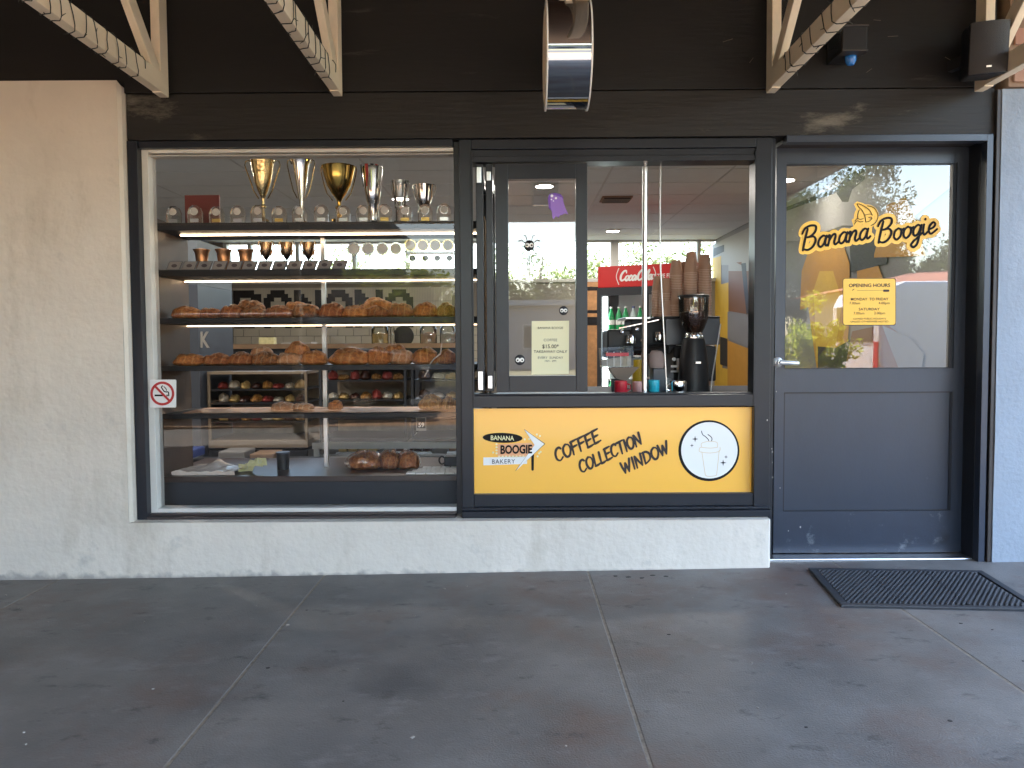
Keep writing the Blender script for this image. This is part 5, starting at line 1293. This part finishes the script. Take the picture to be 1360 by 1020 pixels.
# ================================================================== coffee station behind the servery
ym = .30; cb_z = PZ(523, ym, 850)
kc = thing('coffee_counter', 'dark counter behind the servery sill carrying mugs, grinder and machine', 'counter', (1.0, .5, 0))
B(PX(660, ym), 1.55, .14, 1.1, cb_z-.04, cb_z).build('counter_top', M_darkgrey, kc); B(PX(660, ym), 1.55, .16, 1.05, .03, cb_z-.041).build('counter_body', M_darkgrey, kc)
Yg = .46; gx_ = PX(921, Yg, 480); gd = thing('coffee_grinder', 'matt black coffee grinder with clear hopper of beans standing at the right of the sill', 'grinder', (gx_, Yg, cb_z))
def pr(list_, px): return [(PW(a, Yg), PZ(b, Yg, px)-cb_z) for a, b in list_]
MB().lathe(pr([(21,523),(20.5,516),(19,490),(17,465),(14,450),(12,449)], 921), (gx_, Yg, cb_z), 30).build('body', M_plastic, gd, smooth=True)
MB().lathe(pr([(12,449.5),(12.5,446),(11,442),(10,441)], 921), (gx_, Yg, cb_z), 24).build('collar', M_chrome, gd, smooth=True)
MB().lathe(pr([(10,443),(14,436),(18,425),(19.5,414),(19.8,397),(19.5,394)], 921), (gx_, Yg, cb_z), 30).build('hopper', M_hopper, gd, smooth=True)
MB().lathe(pr([(9,442),(13,436),(17,425),(18.6,415),(12,413.5),(.01,414.5)], 921), (gx_, Yg, cb_z), 30).build('beans', M_beans, gd, smooth=True)
MB().lathe(pr([(20.4,394.5),(20.4,392.5),(19,391.8),(.01,391.6)], 921), (gx_, Yg, cb_z), 30).build('lid', M_plastic, gd)
for k in range(5): q = R(-150+k*30); MB().lathe([(.004, 0), (.004, .012)], (gx_+PW(12.5, Yg)*math.cos(q), Yg+PW(12.5, Yg)*math.sin(q), PZ(448, Yg, 921)), 8).build('screw_knob', M_chrome, gd)
B(gx_-.014, gx_+.014, Yg-.12, Yg-.07, cb_z+.16, cb_z+.17).build('spout_fork', M_steel, gd)
# machine
mm0, mm1 = PX(802, .95, 470), PX(955, .62, 440); mz0, mz1 = cb_z, PZ(420.5, .66, 900)
cm = thing('coffee_machine', 'black two-group espresso machine with grey side panel behind the grinder', 'coffee machine', ((mm0+mm1)/2, .8, cb_z))
B(PX(868, .60), mm1, .60, 1.02, mz1-.012, mz1).build('cup_tray', M_plastic, cm, bev=.004)
B(PX(884, .60), mm1, .598, .61, PZ(458, .6, 920), mz1-.013).build('side_panel', M_grey, cm, bev=.003)
m = MB(); m.prism([(888,459),(905,450),(905,441),(888,470)], .01, pf(.62)); m.build('side_brace', M_darkgrey, cm)
B(PX(895, .64), mm1-.01, .64, 1.0, cb_z+.05, PZ(459, .6, 920)).build('body', M_plastic, cm, bev=.01)
B(PX(838, .74), PX(890, .74), .74, 1.05, PZ(470, .74, 850), PZ(424, .74, 850)).build('head', M_darkgrey, cm, bev=.01)
B(PX(830, .72), PX(884, .72), .70, 1.06, PZ(424, .72, 850), PZ(421, .72, 850)).build('cup_tray', M_steel, cm, bev=.002)
B(PX(838, .72), PX(892, .72), .70, 1.0, cb_z, PZ(503, .72, 850)).build('drip_tray', M_steel, cm, bev=.004)
MB().tube([at(822, 436, .68), at(850, 430, .70), at(878, 424, .70)], .006, 8).build('cup_rail', M_chrome, cm, smooth=True)
for i, (a, b) in enumerate(((828, 462), (866, 458))):
    gh_ = MB().lathe([(.030, .05), (.034, .03), (.034, 0), (.02, -.004)], at(a+10, b-6, .72), 20).build('group_head', M_chrome, cm, smooth=True)
    MB().tube([at(a+18, b, .66), at(a-4, b+3, .60), at(a-26, b+7, .56)], [.010, .013, .009], 10).build('portafilter_handle', M_plastic, gh_, smooth=True)
for (a, b, r__) in ((826,441,.011),(838,447,.008),(846,437,.012),(833,455,.010),(852,452,.009),(845,461,.007),(872,452,.008),(879,459,.006)): MB().lathe([(r__, 0), (r__, .012), (.0001, .016)], at(a, b, .70), 12, MY).build('dial', M_chrome, cm, smooth=True)
B(PX(806, .76), PX(838, .76), .745, 1.0, PZ(476, .76, 820), PZ(438, .76, 820)).build('side_body', M_plastic, cm, bev=.01)
MB().tube([at(851, 462, .64), at(853, 480, .62), at(850, 499, .60)], .004, 8).build('steam_wand', M_chrome, cm, smooth=True)
# glass canister set and brown scoop left of the machine
t = thing('bean_canister', 'clear plastic dispenser with brown funnel below at the left of the machine', 'dispenser', (PX(820, .5), .5, cb_z))
MB().prism([(795,462),(838,459),(838,487),(797,488)], .10, lambda u, v, w: pf(.58)(u, v, w)).build('clear_bin', M_jar, t)
MB().prism([(797,478),(836,472),(836,486),(797,487)], .07, lambda u, v, w: pf(.57)(u, v, w)).build('contents', M_cream, t)
for a in (806, 815, 824): B(PX(a, .47), PX(a, .47)+.004, .47, .475, PZ(487, .47, a), PZ(467, .47, a)).build('divider', M_white, t)
B(PX(805, .46), PX(835, .46), .462, .468, PZ(473, .46, 820), PZ(468.5, .46, 820)).build('red_strip', M_redmug, t)
MB().prism([(806,488),(846,487),(832,502),(828,505),(816,502)], .09, lambda u, v, w: pf(.56)(u, v, w)).build('funnel', mat('brown_funnel', (.13,.085,.055), .4), t)
B(PX(814, .45), PX(832, .45), .50, .54, cb_z, PZ(503, .5, 820)).build('stand', M_plastic, t)
def mug(px, w, ptop, Y, mt, label, name='mug', taper=1.0, handle=None):
    x = PX(px, Y, 510); r = PW(w/2, Y); zt_ = PZ(ptop, Y, px)
    t = thing(name, label, name.replace('_', ' '), (x, Y, cb_z+.001))
    h = zt_-cb_z
    MB().lathe([(r*.96*taper, 0), (r*taper, .004), (r, h-.002), (r*.95, h), (r*.92, h-.002), (r*.9*taper, .006), (.0001, .006)], (x, Y, cb_z+.001), 28).build('body', mt, t, smooth=True)
    if handle: MB().tube([(x+handle*(r-.001), Y, cb_z+h*.8), (x+handle*(r+.018), Y, cb_z+h*.7), (x+handle*(r+.018), Y, cb_z+h*.4), (x+handle*(r-.001), Y, cb_z+h*.25)], .0035, 8).build('handle', mt, t, smooth=True)
mug(824.5, 17, 506, .24, M_redmug, 'shiny red enamel mug on the servery sill', handle=1)
mug(848, 16, 507, .24, M_pink, 'pink ceramic mug on the sill left of the chrome pole')
mug(868.5, 15, 505, .24, M_teal, 'teal blue cup on the sill right of the chrome pole', name='cup', taper=.92)
mug(901, 22, 506, .23, M_chrome, 'polished steel milk jug on the sill left of the grinder', name='milk_jug', handle=-1)
mug(848, 16, 478, .62, M_mustard, 'mustard yellow cup on the drip tray behind the pink mug', name='tamper_cup')
t = MB().lathe([(.0001, .10), (.03, .095), (.048, .07), (.052, .04), (.04, .0)], at(872, 489, .52), 16).bend(lambda p: p+Vector((0, 0, .01*noise.noise(p*40)))).build('bar_cloth', mat('grey_pink_cloth', (.38,.30,.28), .9), smooth=True); tag(t, 'bunched greyish cleaning cloth beside the chrome pole', 'cloth')
t = B(PX(866, .50), PX(884, .50), .47, .57, cb_z, at(872, 489, .52).z+.001).build('knock_box', M_grey, bev=.006); tag(t, 'grey knock box under the bunched cleaning cloth', 'box')
t = thing('steel_cup_rack', 'bright white and steel bits hanging between cable and grinder', 'rack', (PX(896, .6), .58, PZ(500, .58)))
for a, b, c, d in ((891,485,899,488),(899,476,902,494),(891,492,902,494.5)): B(PX(a, .58, b), PX(c, .58, b), .575, .585, PZ(d, .58, a), PZ(b, .58, a)).build('bar', M_white, t)
MB().lathe([(.011, 0), (.011, .004), (.0001, .005)], at(895, 477, .58), 14, MY).build('hook_disc', M_white, t)
t = MB().tube([at(957, 430, .58), at(951, 470, .55), at(946, 500, .5), at(944, 522, .45)], .004, 6).build('power_lead', M_white, smooth=True); tag(t, 'white power lead running down right of the grinder', 'lead')
# ---- paper cup stacks
cupm = MB(); rb_, rt_ = .0395, .0275; ch_ = .092
cupm.lathe([(rb_+.0018, 0), (rb_+.0018, .004), (rb_, .0045), (rt_, ch_), (rt_-.003, ch_), (rt_-.004, ch_-.004), (.0001, ch_-.004)], (0, 0, 0), 20)
cme = cupm.mesh('paper_cup', Vector((0,0,0)), True); cme.materials.append(M_kraft); cme.materials.append(M_rim)
for p_ in cme.polygons:
    if max(cme.vertices[v].co.z for v in p_.vertices) < .0046: p_.material_index = 1
ZC = mz1+.001
stacks = [(917, 342.5, .70, 'front stack right behind the grinder hopper', 26), (935.7, 338.5, .70, 'rightmost tall stack beside the red fridge', 26),
          (898, 346, .74, 'tall stack left of the hopper stacks', 24), (918, 335, .84, 'tallest stack, at the back', 26),
          (874.5, 367, .80, 'leftmost stack by the cable', 18), (884, 370, .74, 'second stack from the cable', 17),
          (899, 385, .645, 'short front stack left of the hopper', 12), (888, 404, .66, 'lowest stack in front of the cable', 5), (908, 348, .90, 'half hidden stack between the back ones', 20)]
for (px, ptop, Y, lb, n) in stacks:
    x = PX(px, Y, 380); zt_ = PZ(ptop, Y, px); n = max(1, int((zt_-ch_-ZC)/.0095)+1)
    step = (zt_-ch_-ZC)/max(1, n-1)
    for k in range(n):
        o = bpy.data.objects.new('paper_cup', cme); COL.objects.link(o); o.location = (x+.0012*math.sin(k*.9+px), Y+.001*math.cos(k*1.3), ZC+k*step); o.rotation_euler.z = k*.7
        tag(o, ('topmost upturned brown paper cup of the ' if k == n-1 else 'brown paper cup nested in the ')+lb, 'paper cup', 'brown paper cups stacked on the coffee machine')
# ================================================================== red drinks fridge
fg = thing('drinks_fridge', 'tall red-headed drinks fridge with glass door at the back of the shop', 'fridge', (0, 0, 0))
FW, FD, FH = 1.10, .72, 1.97; hh = .235
B(-FW, 0, 0, FD, FH-hh, FH).build('header', M_cokered, fg, bev=.006)
B(-.02, .002, .004, FD, .08, FH-hh-.002).build('side_wall', mat('dark_fridge_red', (.16,.012,.014), .35), fg)
B(-.001, .003, .003, FD, FH-hh, FH-.002).build('side_wall', mat('fridge_side_red', (.38,.015,.015), .35), fg)
B(-FW, -FW+.03, .004, FD, .08, FH-hh-.002).build('side_wall', M_grey, fg)
B(-.024, -.021, .02, FD-.041, .08, FH-hh-.002).build('inner_lining', M_fridgein, fg)
B(-FW+.03, -.02, FD-.04, FD, .08, FH-hh-.002).build('back_lining', M_fridgein, fg)
B(-FW+.0, 0, .004, FD, 0, .08).build('kick_base', M_plastic, fg)
for a, b in ((-FW, -FW+.05), (-FW/2-.03, -FW/2+.03), (-.05, 0)): B(a, b, -.03, .003, .08, FH-hh-.003).build('door_frame', M_darkgrey, fg)
B(-FW+.05, -.05, -.03, .003, FH-hh-.09, FH-hh-.003).build('door_frame', M_darkgrey, fg)
B(-FW+.05, -FW+.10, .02, .05, .1, FH-hh-.1).build('light_strip', mat('fridge_light', (1,1,1), .5, emis=(.85,1,.97), estr=.7), fg)
MB().add([(-FW+.05, -.015, .1), (-.05, -.015, .1), (-.05, -.015, FH-hh-.09), (-FW+.05, -.015, FH-hh-.09)], [(0, 1, 2, 3)]).build('door_pane', M_glass, fg)
levels = [1.27, .98, .72, .46]
for z in levels: B(-FW+.04, -.02, .02, FD-.05, z-.014, z).build('shelf', M_white, fg)
ff = lambda u, v, w: Vector((u, -.001-w, v))
m_ = script('Coca-Cola', 0, 0, 0, 1, .001, fg, M_whitep, lambda u, v, w: Vector((0, 0, 0)), name='tmp'); bpy.data.objects.remove(m_)
def script_uv(word, x0, z0, xh, w, parent, mt, name):
    mb = MB(); x = 0
    for ch in word:
        wd, st__ = LOW[ch]
        for q in st__: mb.stroke([(x0+(x+u)*xh+v*xh*.2, z0+v*xh) for u, v in q], w, ff, taper=lambda f: .6+.8*math.sin(math.pi*f))
        x += wd*.86
    return mb.build(name, mt, parent)
script_uv('Coca-Cola', -FW+.255, FH-hh+.072, .052, .017, fg, M_whitep, 'logo_script')
m = MB()
for s, x_ in ((1, -FW+.215), (-1, -FW+.66)): m.stroke([(x_+s*.028, FH-.03), (x_, FH-hh/2), (x_+s*.028, FH-hh+.03)], .008, ff)
m.build('logo_brackets', M_whitep, fg)
text('TASTE THE FEELING', 'slogan', M_whitep, lambda u, v, w: Vector((-.36+u, -.001-w, FH-hh+.085+v)), .062, fg, bold=.02, width=.78)
fparts = list(fg.children)
fbtl = []
def bottle_proto(name, mt, cap):
    t = thing(name, '', 'bottle', (0,0,0))
    MB().lathe([(.030, 0), (.032, .01), (.032, .11), (.024, .15), (.012, .18), (.012, .20)], (0, 0, 0), 12).build('bottle_body', mt, t, smooth=True)
    MB().lathe([(.0325, .045), (.0325, .09)], (0, 0, 0), 12).build('bottle_label', M_label if mt is M_darkb else M_whitep, t)
    MB().lathe([(.014, .2), (.014, .215), (.0001, .216)], (0, 0, 0), 10).build('cap', cap, t)
    return t
fang = math.atan2(-.44, .965)
FM = Matrix.Translation((PX(925, 4.59, 420), 4.59, .03)) @ Matrix.Rotation(fang, 4, 'Z')
fg.location = FM.translation; fg.rotation_euler.z = fang
protos = {'green': bottle_proto('green_bottle', M_green, M_whitep), 'clear': bottle_proto('water_bottle', M_clearb, M_label), 'dark': bottle_proto('cola_bottle', M_darkb, M_redmug)}
used = set(); pos_w = ['at the left end', 'second from the left', 'third from the left', 'fourth from the left', 'right of the middle', 'third from the right', 'second from the right', 'at the right end']
for z, kind, lv in ((levels[0]+.001, 'green', 'top'), (levels[1]+.001, 'dark', 'second'), (levels[2]+.001, 'clear', 'third'), (levels[3]+.001, 'green', 'lowest')):
    for i in range(8):
        k = kind
        if kind == 'green' and i % 4 == 3 and lv == 'top': k = 'clear'
        t = protos[k] if k not in used else dup(protos[k]); used.add(k)
        p = FM @ Vector((-FW+.135+i*.083+(.07 if i > 4 else 0), .07+.02*(i%2), z)); t.location = p; t.rotation_euler.z = fang; t.scale = (1.22, 1.22, 1.18)
        t['label'] = '%s on the %s fridge shelf, %s' % ({'green': 'green soft drink bottle', 'clear': 'clear water bottle', 'dark': 'dark cola bottle with blue label'}[k], lv, pos_w[i]); t['group'] = 'bottles on the %s fridge shelf' % lv

# ================================================================== outside: what stands across the street and behind the shop
M_leafA = mat('eucalypt_leaf', (.085,.105,.04), .55, var=.35, vscale=3); M_leafB = mat('pine_leaf', (.045,.065,.028), .6, var=.3, vscale=3)
M_leafC = mat('bright_shrub_leaf', (.17,.20,.035), .5, var=.4, vscale=4); M_bark = mat('grey_bark', (.16,.13,.10), .9, bump=.5, bscale=20, var=.2)
for m_, mf_, tc_ in ((M_leafA, .3, (.16,.20,.04,1)), (M_leafB, .25, (.10,.14,.03,1)), (M_leafC, .55, (.55,.62,.08,1))):
    nt = m_.node_tree; b = nt.nodes['Principled BSDF']; out = nt.nodes['Material Output']
    trn = nt.nodes.new('ShaderNodeBsdfTranslucent'); mx = nt.nodes.new('ShaderNodeMixShader'); mx.inputs[0].default_value = mf_
    trn.inputs[0].default_value = tc_
    nt.links.new(b.outputs[0], mx.inputs[1]); nt.links.new(trn.outputs[0], mx.inputs[2]); nt.links.new(mx.outputs[0], out.inputs[0])
def tree(x, y, h, cr, label, leaf, n, base=.25, seed=0, ls=.09, group=None, dense=1.0):
    rr = random.Random(seed); z0 = gz(x)-.15
    t = thing('tree', label, 'tree', (x, y, z0), group)
    m = MB(); top = h*.62; lean = rr.uniform(-.04, .04)*h
    tp = [Vector((x+lean*f*f, y, z0+top*f)) for f in (0, .25, .5, .75, 1)]
    m.tube(tp, [h*.028, h*.023, h*.018, h*.013, h*.008], 8); cl = []
    nb = 11 if dense <= 1 else 14
    for k in range(nb):
        a = k*2.4+rr.uniform(-.4, .4); f = base+(.98-base)*k/nb; s = Vector((x+lean*f*f*.4, y, z0+h*f*.62)); L = cr*rr.uniform(.55, 1.0)*(1-.45*(k/nb)**2)
        e = s+Vector((math.cos(a)*L, math.sin(a)*L, L*rr.uniform(.35, .9)+h*.10))
        md = (s+e)/2+Vector((0, 0, -.06*L)); m.tube([s, md, e], [h*.010, h*.006, h*.003], 6)
        for q in range(4): cl.append((s.lerp(e, .45+.2*q)+Vector((rr.gauss(0, .2), rr.gauss(0, .2), rr.gauss(0, .15)))*cr*.35, cr*rr.uniform(.16, .34)))
    cl.append((Vector((x, y, z0+h*.93)), cr*.35))
    m.build('trunk', M_bark, t, smooth=True)
    vs = []; fs = []
    for i in range(n):
        c, r = cl[rr.randrange(len(cl))]
        d = Vector((rr.gauss(0,1), rr.gauss(0,1), rr.gauss(0,.8))); d = d.normalized()*r*(rr.random()**.45)
        p = c+d; a = Vector((rr.gauss(0,1), rr.gauss(0,1), rr.gauss(0,1))).normalized(); b = a.cross(Vector((rr.gauss(0,1), rr.gauss(0,1), rr.gauss(0,1)))).normalized()
        s = ls*rr.uniform(.6, 1.3); k = len(vs)
        vs += [p-a*s, p+b*s*.35, p+a*s, p-b*s*.35]; fs.append((k, k+1, k+2, k+3))
    mb = MB(); mb.v = vs; mb.f = fs; off = origin_of(t); me = bpy.data.meshes.new('crown'); me.from_pydata([p-off for p in vs], [], fs); me.materials.append(leaf)
    o = bpy.data.objects.new('crown', me); COL.objects.link(o); o.parent = t
    return t
GA = 'trees across the street'
tree(13.0, -28.5, 9.6, 3.1, 'tall dark open-crowned gum across the street, mirrored in the middle of the door glass', M_leafA, 30000, seed=1, ls=.09, group=GA, dense=1.2)
tree(16.6, -30, 6.0, 2.9, 'broad olive tree across the street, mirrored at the right of the door glass', M_leafA, 26000, seed=2, ls=.09, group=GA, dense=1.2)
tree(15.5, -36, 10.4, 3.2, 'tallest dark pine-like tree behind the gums across the street', M_leafB, 20000, seed=3, ls=.11, group=GA, dense=1.2)
tree(11.4, -31, 7.6, 3.0, 'thin gum across the street, mirrored at the left of the door glass', M_leafA, 18000, seed=4, ls=.09, group=GA)
tree(-2.35, -13.2, 3.3, 1.25, 'bright leafy street tree mirrored at the right of the bread window', M_leafC, 24000, seed=5, ls=.055, base=.3, group=GA)
tree(4.35, -7.6, 1.95, .55, 'small yellow-green shrub tree by the parked van', M_leafC, 5000, seed=6, ls=.045, base=.3, group=GA)
tree(1.2, -44, 6.0, 3.4, 'far round tree above the long grey building', M_leafA, 6000, seed=7, ls=.16, group=GA)
tree(5.0, -46, 6.8, 3.4, 'far tree right of the round one above the grey building', M_leafB, 6000, seed=8, ls=.16, group=GA)
tree(-9, -34, 8.5, 3.8, 'big gum far to the left across the street', M_leafA, 8000, seed=9, ls=.13, group=GA)
tree(-16, -30, 8.0, 3.6, 'leftmost gum across the street', M_leafB, 6000, seed=10, ls=.13, group=GA)
GB = 'pale gums behind the shop'
for i, (x, y, h, lb) in enumerate(((.6, 17.5, 4.9, 'pale gum behind the shop left of the window mullion'), (2.5, 18.2, 5.1, 'pale gum behind the shop above the red fridge'), (4.2, 17.2, 4.9, 'pale gum behind the shop above the cup stacks'), (-1.2, 18.5, 4.4, 'pale gum behind the shop above the face-on sash'), (-4.4, 19, 4.3, 'pale gum behind the shop above the bread shelves'))):
    tree(x, y, h, 1.9, lb, M_leafA, 3600, seed=20+i, ls=.07, base=.4, group=GB)
# long grey building across the street
gb = thing('long_grey_building', 'long low grey rendered building with a flat metal roof across the street', 'building', (2, -40, 0))
M_grw = mat('mauve_grey_render', (.30,.29,.31), .8, var=.05); M_roofm = mat('grey_metal_roof', (.28,.30,.33), .4)
B(-6, 14, -46, -38, -.2, 3.15).build('wall', M_grw, gb); B(-6.4, 14.4, -46.3, -37.6, 3.15, 3.42).build('roof', M_roofm, gb)
for x in (-4.5, -2, .4, 3.2, 5.5, 8, 11): 
    w_ = B(x, x+1.2, -37.99, -37.95, .9, 2.2).build('window', M_whiteframe, gb); B(x+.06, x+1.14, -37.945, -37.93, .96, 2.14).build('pane', M_darkgrey, w_)
B(1.9, 2.8, -37.99, -37.94, -.1, 2.1).build('door', M_darkgrey, gb)
# red tiled house
rh = thing('red_roof_house', 'cream house with terracotta roof behind the van', 'house', (16, -24, 0))
B(11.2, 24, -27, -20.5, -.2, 2.85).build('wall', mat('cream_house_wall', (.52,.46,.38), .8), rh)
M_terra = mat('terracotta_tiles', (.38,.14,.08), .8, var=.2, vscale=8)
m = MB(); m.add([(10.7, -20.0, 2.85), (24.6, -20.0, 3.25), (24.6, -27.5, 2.85), (10.7, -27.5, 2.85), (13.5, -23.7, 3.5), (24.6, -23.7, 4.2)], [(0,1,5,4),(3,4,5,2),(0,4,3),(1,2,5),(0,3,2,1)]); m.build('roof', M_terra, rh)
for x in (12, 15, 18, 21): w_ = B(x, x+1.4, -20.5, -20.46, 1.0, 2.3).build('window', M_whiteframe, rh); B(x+.07, x+1.33, -20.455, -20.44, 1.07, 2.23).build('pane', M_darkgrey, w_)
# dark brick shops added opposite, left, to block the mirrored sky
ob_ = thing('sky_blocking_shops', 'dark brown brick shop row added opposite, left, to block the mirrored sky', 'building', (-10, -14, 0))
M_brn = mat('sky_blocking_brown_brick', (.07,.045,.035), .85, var=.25, vscale=6)
B(-24, -3.75, -24, -14.2, -.2, 4.6).build('wall', M_brn, ob_); B(-24.2, -3.6, -24.2, -14.0, 4.6, 4.8).build('sky_blocking_parapet', M_darkgrey, ob_)  # wall of the added shops that block the mirrored sky
B(-24, -3.75, -14.2, -12.4, 2.75, 2.95).build('sky_blocking_awning', M_darkgrey, ob_)
for k in range(6): x = -22+k*3.05; w_ = B(x, x+2.3, -14.19, -14.15, .6, 2.3).build('sky_blocking_shop_window', M_plastic, ob_); B(x+.08, x+2.22, -14.145, -14.13, .68, 2.22).build('pane', mat('sky_blocking_dark_pane', (.02,.022,.025), .1) if 'sky_blocking_dark_pane' not in MATS else MATS['sky_blocking_dark_pane'], w_)
# white van parked by the kerb
vn = thing('parked_van', 'white high-roofed delivery van parked side on near the shop', 'van', (6.6, -8.6, 0))
M_van = mat('white_van_paint', (.74,.74,.76), .3, coat=.5); M_vglass = mat('dark_van_glass', (.02,.025,.03), .08); M_tyre = mat('tyre_rubber', (.02,.02,.02), .8)
vx = 5.4
prof = [(0,.42),(0,1.75),(.10,1.95),(.35,2.06),(3.4,2.08),(3.75,2.0),(4.25,1.45),(5.0,1.22),(5.25,.95),(5.3,.45),(5.2,.38),(.1,.38)]
m = MB(); m.prism(prof, 1.85, lambda u, v, w: Vector((vx+u, -7.75-w, v-.02))); m.build('body', M_van, vn, bev=.05)
for x_ in (vx+.95, vx+4.35):
    for y_ in (-7.86, -9.48):
        w_ = MB().lathe([(.33, -.11), (.34, 0), (.33, .11)], (x_, y_, .33), 26, MY).build('wheel', M_tyre, vn, smooth=True)
        MB().lathe([(.20, -.115), (.20, .115)], (x_, y_, .33), 20, MY).build('rim', M_alu, w_)
B(vx+.25, vx+2.6, -7.742, -7.70, .62, .66).build('side_moulding', M_plastic, vn)
m = MB(); m.prism([(3.05,1.25),(3.05,1.85),(3.6,1.82),(4.05,1.32),(4.05,1.25)], .012, lambda u, v, w: Vector((vx+u, -7.745+w, v))); m.build('side_window', M_vglass, vn)
m = MB(); m.prism([(2.85,.5),(2.865,.5),(2.865,1.95),(2.85,1.95)], .006, lambda u, v, w: Vector((vx+u, -7.745+w, v))); m.build('door_seam', M_darkgrey, vn)
MB().lathe([(.05, 0), (.07, .03), (.05, .06)], (vx+4.05, -7.62, 1.28), 12).build('wing_mirror', M_plastic, vn)
B(vx-.03, vx+.01, -9.5, -7.85, .45, .62).build('rear_bumper', M_plastic, vn)
B(vx-.016, vx+.004, -9.35, -8.0, 1.15, 1.72).build('rear_window', M_vglass, vn); B(vx-.012, vx+.01, -7.95, -7.80, .75, 1.15).build('tail_light', M_redmug, vn)
# back fence
bf = thing('back_fence', 'grey corrugated fence running behind the shop', 'fence', (0, 14, 0))
m = MB()
for i in range(160): x = -12+i*.15; m.box(x, x+.08, 13.98, 14.0, 0, 2.0); m.box(x+.08, x+.15, 14.0, 14.02, 0, 2.0)
m.build('corrugated_sheet', M_roofm, bf)
for i in range(9): B(-12+i*3, -11.94+i*3, 14.03, 14.1, 0, 2.05).build('post', M_grey, bf)
# the rest of the shop building: outer shell so that daylight enters only through its windows
sh_b = thing('shop_building', 'outer shell and flat roof of the bakery building', 'building', (0, 4, 0))
B(-20, 5.2, .131, 8.5, 2.80, 3.9).build('roof_block', M_grey, sh_b)
B(-8.3, IX0-.11, .131, 8.5, 0, 2.79).build('side_block', M_render, sh_b)
B(IX1+.11, 5.2, .145, 8.5, 0, 2.79).build('side_block', M_render, sh_b)
for n_ in ('tmp',):
    pass

# dark wagon added opposite the bread window to block bright reflections
cr = thing('blocker_car', 'dark charcoal wagon added opposite the bread window to block bright reflections', 'car', (-3.6, -9.4, 0))
M_car = mat('charcoal_blocker_car_paint', (.02,.022,.026), .25, coat=.6)
cxx = -6.2
profc = [(0,.45),(.02,.95),(.25,1.05),(.55,1.55),(.9,1.68),(2.9,1.68),(3.6,1.15),(4.5,1.02),(4.75,.8),(4.8,.42),(4.6,.32),(.15,.32)]
m = MB(); m.prism(profc, 1.78, lambda u, v, w: Vector((cxx+u, -8.5-w, v-.02))); m.build('body', M_car, cr, bev=.06)
m = MB(); m.prism([(.62,1.08),(.80,1.52),(1.0,1.58),(2.82,1.58),(3.3,1.16),(3.2,1.08)], .012, lambda u, v, w: Vector((cxx+u, -8.495+w, v))); m.build('side_window', M_vglass, cr)
m = MB(); [m.box(cxx+x, cxx+x+.06, -8.482, -8.475, 1.08, 1.58) for x in (1.5, 2.4)]; m.build('blocker_window_pillar', M_plastic, cr)
for x_ in (cxx+.95, cxx+3.85):
    for y_ in (-8.62, -10.16):
        w_ = MB().lathe([(.31, -.11), (.32, 0), (.31, .11)], (x_, y_, .30), 26, MY).build('wheel', M_tyre, cr, smooth=True)
        MB().lathe([(.19, -.115), (.19, .115)], (x_, y_, .30), 20, MY).build('rim', M_alu, w_)
B(cxx+4.72, cxx+4.82, -8.9, -8.52, .62, .78).build('headlight', M_white, cr)
B(cxx-.03, cxx+.02, -8.8, -8.52, .8, 1.0).build('tail_light', M_redmug, cr)
